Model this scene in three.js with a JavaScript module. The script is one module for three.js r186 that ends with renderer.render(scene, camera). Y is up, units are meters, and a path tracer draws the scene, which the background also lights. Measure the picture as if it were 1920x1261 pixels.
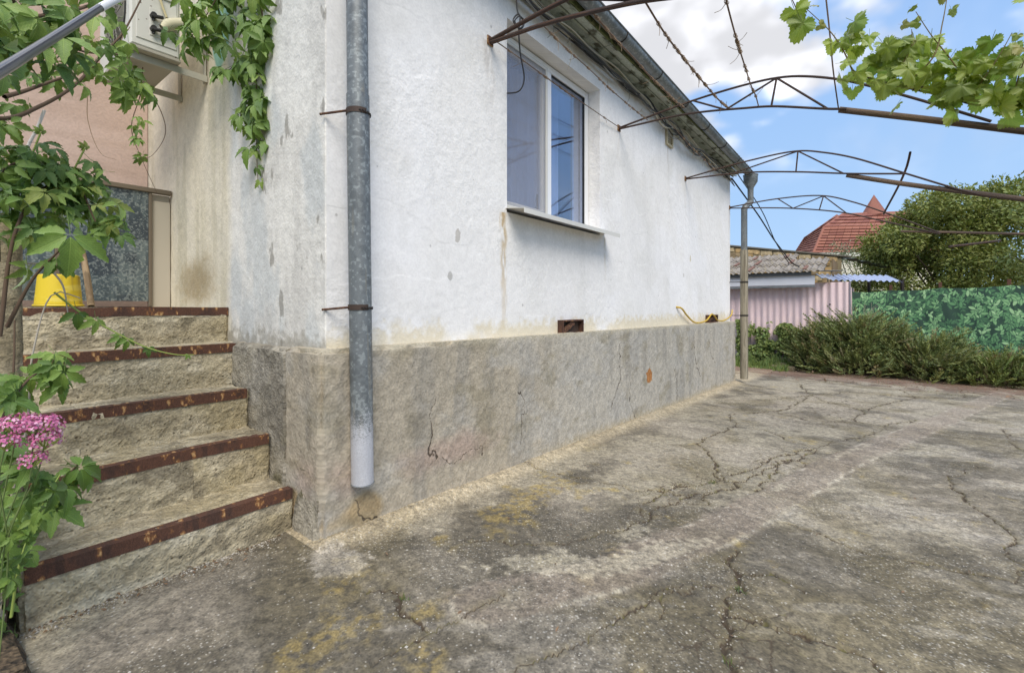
import * as THREE from 'three';
import { mergeGeometries, mergeVertices, toCreasedNormals } from 'three/addons/utils/BufferGeometryUtils.js';
import { MarchingCubes } from 'three/addons/objects/MarchingCubes.js';

// ------------------------------------------------------------------ camera, sky, sun, exposure
const scene = new THREE.Scene();
const camera = new THREE.PerspectiveCamera(71.27, 1920 / 1261, 0.05, 400);
camera.position.set(-1.213, 1.15, 2.131);
camera.lookAt(-1.213 + 0.78694, 1.15, 2.131 - 0.61703);
camera.setViewOffset(1920, 1261, 0, 56.5, 1920, 1261);       // shift lens: upright verticals, horizon above the middle
camera.updateProjectionMatrix();
const renderer = new THREE.WebGLRenderer({ antialias: true });
renderer.setSize(1024, 672);
renderer.toneMapping = THREE.LinearToneMapping;
renderer.toneMappingExposure = 1.45;
renderer.shadowMap.enabled = true;
const SUN_DIR = new THREE.Vector3(-0.34, 0.78, 0.52).normalize();
const sun = new THREE.DirectionalLight(new THREE.Color(1, 0.93, 0.82), 2.2);
sun.position.copy(SUN_DIR).multiplyScalar(40); sun.target.position.set(4, 0, 1);
sun.castShadow = true; sun.shadow.radius = 60; sun.shadow.mapSize.set(2048, 2048);
Object.assign(sun.shadow.camera, { left: -25, right: 25, top: 25, bottom: -25, near: 1, far: 120 });
scene.add(sun, sun.target);

// ------------------------------------------------------------------ random and noise
function rng(seed) { let a = seed >>> 0; return () => { a = (a + 0x6D2B79F5) >>> 0; let t = Math.imul(a ^ (a >>> 15), 1 | a); t = (t + Math.imul(t ^ (t >>> 7), 61 | t)) ^ t; return ((t ^ (t >>> 14)) >>> 0) / 4294967296; }; }
function h2(x, y) { let h = Math.imul(x, 374761393) + Math.imul(y, 668265263) | 0; h = Math.imul(h ^ (h >>> 13), 1274126177); return ((h ^ (h >>> 16)) >>> 0) / 4294967296; }
function h3(x, y, z) { return h2(x + Math.imul(z, 7919), y ^ Math.imul(z, 104729)); }
function n2(x, y) {
  const xi = Math.floor(x), yi = Math.floor(y); let u = x - xi, v = y - yi; u = u * u * (3 - 2 * u); v = v * v * (3 - 2 * v);
  const a = h2(xi, yi), b = h2(xi + 1, yi), c = h2(xi, yi + 1), d = h2(xi + 1, yi + 1);
  return a + (b - a) * u + (c - a) * v + (a - b - c + d) * u * v;
}
function n3(x, y, z) {
  const zi = Math.floor(z); let w = z - zi; w = w * w * (3 - 2 * w);
  const p = zi * 37.31, a = n2(x + p, y - p * 1.7), b = n2(x + p + 37.31, y - (p + 37.31) * 1.7); return a + (b - a) * w;
}
function fbm(x, y, o = 4) { let s = 0, a = 0.5, t = 0; for (let i = 0; i < o; i++) { s += a * n2(x, y); t += a; a *= 0.5; x = x * 2.03 + 17.1; y = y * 2.03 - 9.7; } return s / t; }
function fbm3(x, y, z, o = 3) { let s = 0, a = 0.5, t = 0; for (let i = 0; i < o; i++) { s += a * n3(x, y, z); t += a; a *= 0.5; x = x * 2.03 + 3.1; y = y * 2.03 - 5.7; z = z * 2.03 + 1.3; } return s / t; }
const sat = (x) => x < 0 ? 0 : x > 1 ? 1 : x, ss = (a, b, x) => { x = sat((x - a) / (b - a)); return x * x * (3 - 2 * x); }, lerp = (a, b, t) => a + (b - a) * t;
function mixc(c, d, t) { c[0] += (d[0] - c[0]) * t; c[1] += (d[1] - c[1]) * t; c[2] += (d[2] - c[2]) * t; }
// random dots: returns 1 inside a dot
function dots(x, y, cell, prob, rmin, rmax, seed) {
  const X = x / cell, Y = y / cell, xi = Math.floor(X), yi = Math.floor(Y); let m = 0;
  for (let j = -1; j <= 1; j++) for (let i = -1; i <= 1; i++) {
    const a = xi + i, b = yi + j; if (h2(a + seed, b) > prob) continue;
    const px = a + h2(a, b + seed + 11), py = b + h2(a + 5, b + seed + 23), r = lerp(rmin, rmax, h2(a + 9, b + seed + 31) ** 2) / cell;
    const dx = X - px, dy = Y - py, d = Math.sqrt(dx * dx * 1.3 + dy * dy);
    if (d < r) m = Math.max(m, ss(r, r * 0.55, d));
  }
  return m;
}

// ------------------------------------------------------------------ sky
{
  const w = 1536, h = 768, data = new Float32Array(w * h * 4), d = new THREE.Vector3();
  const big = [[1.046, 0.50, -0.33, 0.24], [0.92, 0.74, -0.40, 0.36], [0.6, 0.85, -0.6, 0.5], [-0.5, 0.55, 0.6, 0.55], [0.0, 0.8, 0.6, 0.5], [-0.8, 0.4, -0.3, 0.5], [-0.2, 0.7, -0.75, 0.45], [-0.1, 0.3, 0.9, 0.4], [-0.9, 0.3, 0.4, 0.4]].map(([x, y, z, r]) => [new THREE.Vector3(x, y, z).normalize(), r]);
  for (let j = 0; j < h; j++) for (let i = 0; i < w; i++) {
    const ph = ((i + 0.5) / w - 0.5) * Math.PI * 2, el = ((j + 0.5) / h - 0.5) * Math.PI;
    d.set(Math.cos(ph) * Math.cos(el), Math.sin(el), Math.sin(ph) * Math.cos(el));
    const e = Math.max(d.y, 0), t = Math.pow(e, 0.55);
    let c = [lerp(0.40, 0.135, t), lerp(0.56, 0.285, t), lerp(0.72, 0.62, t)];
    const k = 1 / (e + 0.22), px = d.x * k, pz = d.z * k;
    let m = 0; for (const [v, r] of big) { const a = Math.acos(Math.min(1, v.dot(d))) / r; m = Math.max(m, ss(1.25, 0.15, a)); }
    const f = fbm(px * 3.1 + 5.2, pz * 3.1 - 1.7, 7), g = fbm(px * 1.1 - 8, pz * 1.1 + 3, 4);
    let cl = ss(0.47, 0.63, f * 0.85 + m * 0.40 + (g - 0.5) * 0.25 - 0.06) * ss(0.20, 0.36, d.y);
    const wisp = ss(0.55, 0.85, fbm(px * 1.2 + 40, pz * 4.2, 5)) * 0.16; cl = Math.max(cl, wisp * ss(0.05, 0.3, d.y));
    const sh = 0.52 + 0.55 * ss(0.30, 0.66, fbm(px * 4.4 + 9, pz * 4.4, 6));
    mixc(c, [1.03 * sh, 1.04 * sh, 1.09 * sh], cl);
    if (d.y < 0) c = [0.26, 0.26, 0.24];
    const o = (j * w + i) * 4; data[o] = c[0]; data[o + 1] = c[1]; data[o + 2] = c[2]; data[o + 3] = 1;
  }
  const t = new THREE.DataTexture(data, w, h, THREE.RGBAFormat, THREE.FloatType);
  t.mapping = THREE.EquirectangularReflectionMapping; t.magFilter = t.minFilter = THREE.LinearFilter; t.colorSpace = THREE.LinearSRGBColorSpace; t.needsUpdate = true;
  scene.background = t; scene.environment = t;
}

// ------------------------------------------------------------------ textures and materials
function mk(data, w, h, srgb, wrap) {
  const t = new THREE.DataTexture(data, w, h, THREE.RGBAFormat, THREE.UnsignedByteType);
  t.magFilter = THREE.LinearFilter; t.minFilter = THREE.LinearMipmapLinearFilter; t.generateMipmaps = true; t.wrapS = t.wrapT = wrap ? THREE.RepeatWrapping : THREE.ClampToEdgeWrapping;
  if (srgb) t.colorSpace = THREE.SRGBColorSpace; t.needsUpdate = true; return t;
}
// fn(u, v, out) fills out = [r, g, b (0..255 sRGB), height 0..1]
function maps(w, h, fn, wrap = true, bump = true) {
  const a = new Uint8Array(w * h * 4), b = bump ? new Uint8Array(w * h * 4) : null, o = [0, 0, 0, 0];
  for (let j = 0; j < h; j++) for (let i = 0; i < w; i++) {
    o[3] = 0.5; fn((i + 0.5) / w, (j + 0.5) / h, o); const k = (j * w + i) * 4;
    a[k] = Math.max(0, Math.min(255, o[0])); a[k + 1] = Math.max(0, Math.min(255, o[1])); a[k + 2] = Math.max(0, Math.min(255, o[2])); a[k + 3] = 255;
    if (bump) { b[k] = b[k + 1] = b[k + 2] = sat(o[3]) * 255; b[k + 3] = 255; }
  }
  return { map: mk(a, w, h, true, wrap), bumpMap: bump ? mk(b, w, h, false, wrap) : null };
}
function std(p) { const m = new THREE.MeshStandardMaterial({ roughness: 0.9, metalness: 0, ...p }); if (!m.map && p.color === undefined) m.color.set(0xffffff); return m; }
function phys(p) { return new THREE.MeshPhysicalMaterial({ roughness: 0.9, metalness: 0, ...p }); }
const C = (hex) => new THREE.Color(hex);
const V = (x, y, z) => new THREE.Vector3(x, y, z);
const VV = (l) => l.map((p) => V(...p));

// ------------------------------------------------------------------ geometry helpers
// metres as uv, projected along the dominant axis of each face; su scales
function boxUV(g, s = 1, ou = 0, ov = 0) {
  if (g.index) g = g.toNonIndexed();
  const p = g.attributes.position, n = p.count, uv = new Float32Array(n * 2), a = V(), b = V(), c = V(), m = V();
  for (let i = 0; i < n; i += 3) {
    a.fromBufferAttribute(p, i); b.fromBufferAttribute(p, i + 1); c.fromBufferAttribute(p, i + 2);
    m.copy(b).sub(a).cross(c.clone().sub(a)); const X = Math.abs(m.x), Y = Math.abs(m.y), Z = Math.abs(m.z);
    [a, b, c].forEach((q, k) => { const [u, v] = Y >= X && Y >= Z ? [q.x, q.z] : X >= Z ? [q.z, q.y] : [q.x, q.y]; uv[(i + k) * 2] = (u + ou) * s; uv[(i + k) * 2 + 1] = (v + ov) * s; });
  }
  g.setAttribute('uv', new THREE.BufferAttribute(uv, 2)); return g;
}
function planarUV(g, fn) { const p = g.attributes.position, uv = new Float32Array(p.count * 2); for (let i = 0; i < p.count; i++) { const r = fn(p.getX(i), p.getY(i), p.getZ(i)); uv[i * 2] = r[0]; uv[i * 2 + 1] = r[1]; } g.setAttribute('uv', new THREE.BufferAttribute(uv, 2)); return g; }
function strip(g) { for (const k of Object.keys(g.attributes)) if (k !== 'position') g.deleteAttribute(k); return g; }
// subdivided box from corner to corner whose surface is pushed about by noise
function rough(x0, y0, z0, x1, y1, z1, cell, amp, seed, o = {}) {
  const w = x1 - x0, h = y1 - y0, d = z1 - z0, n = (l) => Math.max(1, Math.min(900, Math.round(l / cell)));
  let g = new THREE.BoxGeometry(w, h, d, n(w), n(h), n(d)); g.translate((x0 + x1) / 2, (y0 + y1) / 2, (z0 + z1) / 2);
  g = mergeVertices(strip(g), 1e-5);
  const p = g.attributes.position, v = V(), F = o.freq || 9;
  for (let i = 0; i < p.count; i++) {
    v.fromBufferAttribute(p, i);
    if (o.shape) o.shape(v);
    const a = amp * 0.6, b = amp * 0.4;
    let dx = (fbm3(v.x * F + seed, v.y * F, v.z * F, 3) - 0.5) * 2 * a + (n3(v.x * F * 6, v.y * F * 6 + seed, v.z * F * 6) - 0.5) * 2 * b;
    let dy = (fbm3(v.x * F, v.y * F + seed + 31, v.z * F, 3) - 0.5) * 2 * a + (n3(v.x * F * 6 + 9, v.y * F * 6, v.z * F * 6 + seed) - 0.5) * 2 * b;
    let dz = (fbm3(v.x * F, v.y * F, v.z * F + seed + 57, 3) - 0.5) * 2 * a + (n3(v.x * F * 6, v.y * F * 6, v.z * F * 6 + seed + 4) - 0.5) * 2 * b;
    // wear the edges back
    const ex = Math.min(v.x - x0, x1 - v.x), ey = Math.min(v.y - y0, y1 - v.y), ez = Math.min(v.z - z0, z1 - v.z), e = [ex, ey, ez].sort((q, r) => q - r)[1], er = o.edge ?? 0.008;
    if (e < 0.012) { const k = er * (0.4 + 1.2 * n3(v.x * 14 + seed, v.y * 14, v.z * 14)); if (ex < 0.012) dx += v.x - x0 < x1 - v.x ? k : -k; if (ey < 0.012) dy += v.y - y0 < y1 - v.y ? k : -k; if (ez < 0.012) dz += v.z - z0 < z1 - v.z ? k : -k; }
    p.setXYZ(i, v.x + dx, v.y + dy, v.z + dz);
  }
  return toCreasedNormals(g, 0.7);
}
function box(x0, y0, z0, x1, y1, z1) { const g = new THREE.BoxGeometry(x1 - x0, y1 - y0, z1 - z0); g.translate((x0 + x1) / 2, (y0 + y1) / 2, (z0 + z1) / 2); return g; }
// box with small chamfers
function cbox(x0, y0, z0, x1, y1, z1, c = 0.004) {
  const s = new THREE.Shape(), w = x1 - x0 - 2 * c, h = y1 - y0 - 2 * c; s.moveTo(0, 0); s.lineTo(w, 0); s.lineTo(w, h); s.lineTo(0, h); s.lineTo(0, 0);
  const g = new THREE.ExtrudeGeometry(s, { depth: z1 - z0 - 2 * c, bevelEnabled: true, bevelThickness: c, bevelSize: c, bevelSegments: 1 }); g.translate(x0 + c, y0 + c, z0 + c); return g;
}
function bar(a, b, r, seg = 8, r2 = r) {
  const d = b.clone().sub(a), l = d.length(), g = new THREE.CylinderGeometry(r2, r, l, seg, 1); g.translate(0, l / 2, 0);
  g.applyQuaternion(new THREE.Quaternion().setFromUnitVectors(V(0, 1, 0), d.normalize())); g.translate(a.x, a.y, a.z); return g;
}
// beam: rectangular section a->b
function beam(a, b, w, h) {
  const d = b.clone().sub(a), l = d.length(), g = new THREE.BoxGeometry(w, h, l), m = new THREE.Matrix4().lookAt(b, a, V(0, 1, 0)); g.applyMatrix4(m); const c = a.clone().add(b).multiplyScalar(0.5); g.translate(c.x, c.y, c.z); return g;
}
function tube(pts, r, seg = 6, per = 8, taper = 1) {
  const c = new THREE.CatmullRomCurve3(pts, false, 'centripetal'), n = Math.max(4, Math.round((pts.length - 1) * per)), g = new THREE.TubeGeometry(c, n, r, seg, false);
  if (taper !== 1) { const p = g.attributes.position, v = V(); for (let i = 0; i <= n; i++) { const q = c.getPointAt(i / n), k = lerp(1, taper, i / n); for (let j = 0; j <= seg; j++) { const id = i * (seg + 1) + j; v.fromBufferAttribute(p, id).sub(q).multiplyScalar(k).add(q); p.setXYZ(id, v.x, v.y, v.z); } } }
  return g;
}
const merge = (l) => mergeGeometries(l.map((g) => { const q = g.index ? g.toNonIndexed() : g; for (const k of Object.keys(q.attributes)) if (!['position', 'normal', 'uv', 'color'].includes(k)) q.deleteAttribute(k); return q; }));

// ------------------------------------------------------------------ scene-graph helpers
const taken = {};
function numbered(n) { taken[n] = (taken[n] || 0) + 1; return taken[n] === 1 ? n : n + '_' + String(taken[n] - 1).padStart(3, '0'); }
function thing(name, label, category, at = [0, 0, 0], group) { const o = new THREE.Group(); o.name = numbered(name); o.position.set(...at); o.userData = { label, category }; if (group) o.userData.group = group; scene.add(o); return o; }
// a part whose geometry is given in world coordinates
function part(t, name, g, m, root = t) {
  const w = V(); let q = t; while (q && q !== scene) { w.add(q.position); q = q.parent; }
  g.translate(-w.x, -w.y, -w.z); const o = new THREE.Mesh(g, m); o.name = name; o.castShadow = o.receiveShadow = true; t.add(o); return o;
}
// a part that shares its geometry
function copyPart(t, name, g, m, pos, quat, scale) {
  const w = V(); let q = t; while (q && q !== scene) { w.add(q.position); q = q.parent; }
  const o = new THREE.Mesh(g, m); o.name = name; o.position.copy(pos).sub(w); if (quat) o.quaternion.copy(quat); if (scale !== undefined) o.scale.setScalar(scale); o.castShadow = o.receiveShadow = true; t.add(o); return o;
}
function struct(name, g, m) { const o = new THREE.Mesh(g, m); o.name = numbered(name); o.userData = { kind: 'structure', label: name.replace(/_/g, ' ') }; o.castShadow = o.receiveShadow = true; scene.add(o); return o; }
function solo(name, label, category, g, m, group) { const o = new THREE.Mesh(g, m); o.name = numbered(name); o.userData = { label, category }; if (group) o.userData.group = group; o.castShadow = o.receiveShadow = true; scene.add(o); return o; }
function basis(tip, nor) { const t = tip.clone().normalize(), x = t.clone().cross(nor).normalize(), z = x.clone().cross(t).normalize(); return new THREE.Quaternion().setFromRotationMatrix(new THREE.Matrix4().makeBasis(x, t, z)); }

// ------------------------------------------------------------------ ground: the cracked concrete yard
const gy = (x) => -0.034 * Math.max(0, x);
const CRACKS = [   // width in metres, then x, z points
  [0.020, [1.27, 1.56], [1.09, 1.58], [1.0, 1.65], [0.9, 1.68], [0.8, 1.62], [0.71, 1.67], [0.59, 1.7], [0.49, 1.7], [0.39, 1.76], [0.2, 1.80]],
  [0.007, [0.9, 1.68], [0.83, 1.51], [0.66, 1.45], [0.5, 1.47]], [0.013, [0.71, 1.67], [0.71, 1.83], [0.74, 1.97], [0.76, 2.09], [0.7, 2.13], [0.74, 2.4]],
  [0.006, [1.64, 0.0], [1.68, 0.5], [1.7, 0.87], [1.79, 0.97]], [0.016, [1.79, 0.97], [2.19, 1.2], [2.7, 1.33], [3.44, 1.52], [3.78, 1.64]],
  [0.018, [3.26, 0.81], [2.89, 1.03], [2.62, 1.14], [2.22, 1.23]], [0.014, [1.39, 1.03], [1.6, 1.02], [1.82, 1.0], [2.09, 1.09]],
  [0.020, [1.21, 1.08], [1.46, 1.1], [1.86, 1.19], [2.26, 1.35], [2.81, 1.46], [3.25, 1.54]], [0.022, [3.02, 1.5], [3.32, 1.61], [3.81, 1.68], [3.89, 1.5]],
  [0.014, [2.25, 1.49], [2.7, 1.51], [3.04, 1.51]], [0.010, [1.81, 1.73], [1.73, 1.93], [1.68, 2.13], [1.71, 2.34], [1.77, 2.59], [1.8, 3.3]],
  [0.03, [5.52, 1.89], [6.47, 1.97], [7.17, 2.13], [8.58, 2.59]], [0.03, [5.59, 1.05], [5.96, 1.18], [7.59, 1.26], [9.02, 0.95]],
  [0.018, [3.26, 0.81], [4.02, 0.86], [4.24, 0.91]], [0.009, [0.47, 0.51], [0.58, 0.59], [0.65, 0.74], [0.84, 0.93], [1.04, 1.04], [1.21, 1.08]],
  [0.010, [-0.11, 0.48], [-0.04, 0.6], [-0.07, 0.72], [-0.09, 0.86]], [0.006, [-0.04, 1.24], [0.2, 1.3], [0.49, 1.37], [0.8, 1.45]],
  [0.005, [-0.34, 0.84], [-0.06, 0.89], [0.23, 0.95]], [0.03, [6.24, 3.22], [5.42, 3.16], [5.05, 3.17]], [0.016, [3.44, 1.52], [4.15, 1.77], [4.86, 2.09]],
  [0.012, [1.9, 0.98], [1.8, 1.12], [1.9, 1.19]], [0.010, [2.0, 1.03], [2.05, 1.2], [2.0, 1.25], [1.8, 1.28], [1.6, 1.12]], [0.010, [2.3, 1.22], [2.35, 1.36]], [0.012, [2.9, 1.36], [3.0, 1.5]],
  [0.02, [4.24, 0.91], [4.9, 0.7], [5.59, 1.05], [5.2, 1.5], [5.52, 1.89]], [0.025, [6.47, 1.97], [7.0, 1.5], [7.59, 1.26], [8.4, 1.7], [8.58, 2.59], [9.6, 2.4]], [0.02, [9.02, 0.95], [9.8, 1.3], [10.6, 1.2]],
  [0.02, [4.86, 2.09], [5.6, 2.2], [6.2, 2.5]], [0.015, [3.89, 1.5], [4.3, 1.2], [4.24, 0.91]], [0.03, [8.58, 2.59], [9.2, 3.2], [10.6, 3.3]], [0.012, [1.0, 1.65], [1.15, 1.75], [1.05, 1.9]],
  [0.008, [-0.5, 1.5], [-0.2, 1.4], [-0.04, 1.24]], [0.01, [1.77, 2.59], [2.4, 2.7], [3.3, 2.5], [4.1, 2.75]], [0.02, [6.0, 0.3], [6.4, 0.8], [7.59, 1.26]],
];
const STRIP = [[0.15, 0.92], [0.66, 1.2], [1.0, 1.3], [1.36, 1.43], [2.2, 1.62], [3.4, 1.88], [5.5, 2.47], [7.57, 3.05], [10.5, 3.85]];   // long screeded strip
function segd(x, z, a, b) { const dx = b[0] - a[0], dz = b[1] - a[1], t = sat(((x - a[0]) * dx + (z - a[1]) * dz) / (dx * dx + dz * dz)); return [Math.hypot(x - a[0] - t * dx, z - a[1] - t * dz), t]; }
function stripd(x, z) { let m = 9, s = 0; for (let i = 0; i + 1 < STRIP.length; i++) { const [d, t] = segd(x, z, STRIP[i], STRIP[i + 1]); if (d < m) { m = d; const a = STRIP[i], b = STRIP[i + 1]; s = Math.sign((b[0] - a[0]) * (z - a[1]) - (b[1] - a[1]) * (x - a[0])); } } return m * s; }
function alligator(x, z) {   // thin cracks between shrunken plates
  const s = 0.16, wx = x + (fbm(x * 22, z * 22, 3) - 0.5) * 0.07, wz = z + (fbm(x * 22 + 40, z * 22, 3) - 0.5) * 0.07, X = wx / s, Z = wz / s * 1.3, xi = Math.floor(X), zi = Math.floor(Z); let a = 9, b = 9;
  for (let j = -1; j <= 1; j++) for (let i = -1; i <= 1; i++) { const p = xi + i + h2(xi + i, zi + j + 91), q = zi + j + h2(xi + i + 17, zi + j), d = Math.hypot(X - p, Z - q); if (d < a) { b = a; a = d; } else if (d < b) b = d; }
  return 1 - ss(0.015, 0.05, b - a);
}
function field(x0, z0, x1, z1, w, h) {       // crack field: 1 in a crack, falling to 0 at its lip
  const f = new Float32Array(w * h), e = new Float32Array(w * h), sx = w / (x1 - x0), sz = h / (z1 - z0);
  CRACKS.forEach(([wd, ...p], q) => { for (let k = 0; k + 1 < p.length; k++) {
    const a = p[k], b = p[k + 1], m = 0.16;
    const i0 = Math.max(0, Math.floor((Math.min(a[0], b[0]) - m - x0) * sx)), i1 = Math.min(w - 1, Math.ceil((Math.max(a[0], b[0]) + m - x0) * sx));
    const j0 = Math.max(0, Math.floor((Math.min(a[1], b[1]) - m - z0) * sz)), j1 = Math.min(h - 1, Math.ceil((Math.max(a[1], b[1]) + m - z0) * sz));
    for (let j = j0; j <= j1; j++) for (let i = i0; i <= i1; i++) {
      let x = x0 + (i + 0.5) / sx, z = z0 + (j + 0.5) / sz;
      const wx = x + (fbm(x * 9, z * 9, 4) - 0.5) * 0.12 + (n2(x * 70, z * 70) - 0.5) * 0.012, wz = z + (fbm(x * 9 + 50, z * 9, 4) - 0.5) * 0.12 + (n2(x * 70 + 9, z * 70) - 0.5) * 0.012;
      const [d] = segd(wx, wz, a, b), ww = wd * 0.36 * (0.2 + 1.6 * n2(x * 11 + q * 7, z * 11)), v = 1 - ss(ww * 0.55, ww * 1.25 + 0.002, d), n = 1 - ss(0.0, 0.05 + wd, d), id = j * w + i;
      if (v > f[id]) f[id] = v; if (n > e[id]) e[id] = n;
    }
  } });
  return [f, e];
}
const blob = (x, z, cx, cz, rx, rz, a = 0) => { const c = Math.cos(a), s = Math.sin(a), dx = x - cx, dz = z - cz, u = (dx * c + dz * s) / rx, v = (-dx * s + dz * c) / rz; return Math.exp(-(u * u + v * v)); };
function yardTile(x0, z0, x1, z1, w, h, cell, depth) {
  const [f, e] = field(x0, z0, x1, z1, w, h);
  const tx = maps(w, h, (u, v, o) => {
    const x = lerp(x0, x1, u), z = lerp(z0, z1, v), id = Math.min(h - 1, Math.floor(v * h)) * w + Math.min(w - 1, Math.floor(u * w));
    const big = fbm(x * 0.9 + 3, z * 0.9, 4), mid = fbm(x * 4.2, z * 4.2 + 8, 4), streak = fbm(x * 9 + z * 2, z * 2.2 - x * 0.9, 4), fine = n2(x * 190, z * 190), fine2 = n2(x * 75, z * 75), grit = fbm(x * 34, z * 34, 3);
    const c = [158, 148, 127];
    const dk = ss(0.46, 0.66, mid * 0.55 + big * 0.5 + 0.30 * blob(x, z, 0.7, 0.6, 0.5, 0.33, 0.4) + 0.28 * blob(x, z, 1.5, 2.3, 0.55, 0.8, 0.2) + 0.12 * blob(x, z, 0.3, 1.6, 0.9, 0.6) + 0.36 * blob(x, z, -0.55, 0.15, 0.55, 0.4) + 0.15 * blob(x, z, -0.5, -0.2, 0.6, 0.06) - 0.10 * blob(x, z, 3.0, 1.0, 1.2, 0.5));
    mixc(c, [90, 83, 70], dk * 0.8);
    mixc(c, [108, 97, 70], ss(0.5, 0.75, fbm(x * 2.2 + 70, z * 2.2, 4) + 0.22 * blob(x, z, 1.5, 2.3, 0.6, 0.8)) * 0.55);          // algae film
    mixc(c, [166, 156, 138], ss(0.52, 0.74, streak * 0.7 + mid * 0.3) * 0.4);
    mixc(c, [168, 157, 140], ss(0.5, 0.7, fbm(x * 1.6 + 20, z * 1.6 + 4, 4) - 0.15 * blob(x, z, -0.5, 0.2, 0.6, 0.5) + 0.2 * blob(x, z, 2.9, 0.75, 1.3, 0.45, 0.1)) * 0.5);
    // ochre lichen
    const och = ss(0.50, 0.70, fbm(x * 5 + 12, z * 5 + 31, 5) + 0.32 * blob(x, z, 1.1, 0.42, 0.55, 0.14, -0.12) + 0.30 * blob(x, z, -0.15, 0.72, 0.5, 0.35) + 0.22 * blob(x, z, 0.0, 0.3, 0.2, 0.12) + 0.2 * blob(x, z, 0.65, 1.12, 0.35, 0.14) - 0.19) * ss(0.3, 0.6, grit);
    mixc(c, [146, 124, 66], och * 0.55);
    // cement run along the plinth
    const by = z - 0.015, wall = x > -0.05 ? ss(0.20 + 0.10 * (mid - 0.5) * 2, 0.05, by + (grit - 0.5) * 0.08) : 0;
    mixc(c, [186, 170, 140], wall * 0.75);
    mixc(c, [176, 168, 156], 0.6 * ss(0.35, 0.75, blob(x, z, -0.03, 0.2, 0.16, 0.2) + (grit - 0.5) * 0.6));
    // screeded strip
    const sd = stripd(x, z), sw = 0.13 + 0.02 * mid, ins = 1 - ss(sw - 0.03, sw + 0.03, Math.abs(sd + (grit - 0.5) * 0.06));
    mixc(c, [150, 136, 120], ins * 0.62 * ss(0.2, 0.6, mid + 0.2));
    const lip = Math.exp(-(((sd + 0.12) / 0.018) ** 2)) * ss(0.45, 0.7, streak); mixc(c, [190, 180, 160], lip * 0.8); const lip2 = Math.exp(-(((sd - 0.125) / 0.012) ** 2)) * ss(0.4, 0.65, streak); mixc(c, [184, 176, 156], lip2 * 0.6);
    if (sd > 0.13) { const q = fbm((x * 0.617 + z * 0.787) * 3.2, (z * 0.617 - x * 0.787) * 9, 5); mixc(c, [98, 90, 74], ss(0.5, 0.68, q) * 0.4); mixc(c, [166, 158, 144], ss(0.60, 0.72, 1 - q) * 0.35); }
    // worn pale patches
    const pale = ss(0.42, 0.62, 0.75 * blob(x, z, 0.55, 0.9, 0.36, 0.14, 0.75) + 0.8 * blob(x, z, 1.0, 1.33, 0.55, 0.10, 0.42) + 0.55 * blob(x, z, 1.15, 1.1, 0.2, 0.1) + 0.6 * blob(x, z, 2.4, 1.60, 0.6, 0.06, 0.26) + 0.55 * blob(x, z, 3.9, 1.95, 0.7, 0.07, 0.28) + 0.5 * blob(x, z, 6.7, 3.0, 0.12, 0.2, 0.3) + (mid - 0.5) * 0.5 + (grit - 0.5) * 0.45);
    mixc(c, [184, 174, 150], pale * 0.55);
    // white lichen dots and gravel in the mix
    const dens = 0.16 + 0.8 * ss(0.42, 0.62, fbm(x * 3.1 + 90, z * 3.1, 3));
    const d1 = dots(x, z, 0.017, Math.min(0.95, dens), 0.0016, 0.0056, 3), d2 = dots(x, z, 0.06, dens * 0.7, 0.002, 0.0085, 8), d3 = dots(x, z, 0.013, 0.6, 0.001, 0.004, 21);
    mixc(c, [204, 199, 188], Math.max(d1 * 0.7, d2 * 0.68)); mixc(c, [70, 62, 52], d3 * 0.6);
    const k = 0.76 + 0.32 * fine + 0.2 * fine2 - 0.04 + (grit - 0.5) * 0.42; c[0] *= k; c[1] *= k; c[2] *= k;
    // soil, moss and dead leaves in the cracks
    const cz = Math.max(blob(x, z, 1.9, 1.12, 0.75, 0.16, 0.2), 0.9 * blob(x, z, 3.1, 1.5, 0.7, 0.2, 0.2), 0.9 * blob(x, z, 6.6, 1.6, 2.2, 0.7, 0.1), 0.7 * blob(x, z, 0.6, 1.75, 0.4, 0.25)); let al = 0; if (cz > 0.28) al = alligator(x, z) * ss(0.28, 0.5, cz + (mid - 0.5) * 0.5);
    const cr = Math.max(f[id], al * 0.8), ne = e[id]; mixc(c, [104, 94, 66], ne * 0.35 * ss(0.4, 0.6, grit)); mixc(c, n2(x * 30, z * 30) > 0.72 ? [98, 92, 54] : [74, 62, 48], cr * 0.9);
    // litter by the bushes
    const lit = ss(9.6, 11.2, x + (mid - 0.5) * 2.2 + (z > 2 ? 0.2 : 0)) * ss(0.35, 0.6, grit + 0.1); mixc(c, [112, 82, 66], lit * 0.8);
    o[0] = c[0]; o[1] = c[1]; o[2] = c[2];
    o[3] = 0.55 + (grit - 0.5) * 0.5 + (fine - 0.5) * 0.25 + (fine2 - 0.5) * 0.3 + d2 * 0.12 - d3 * 0.15 - cr * 0.5;
  }, false);
  const nx = Math.round((x1 - x0) / cell), nz = Math.round((z1 - z0) / cell), pos = new Float32Array((nx + 1) * (nz + 1) * 3), uv = new Float32Array((nx + 1) * (nz + 1) * 2), idx = new Uint32Array(nx * nz * 6);
  let q = 0;
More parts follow.
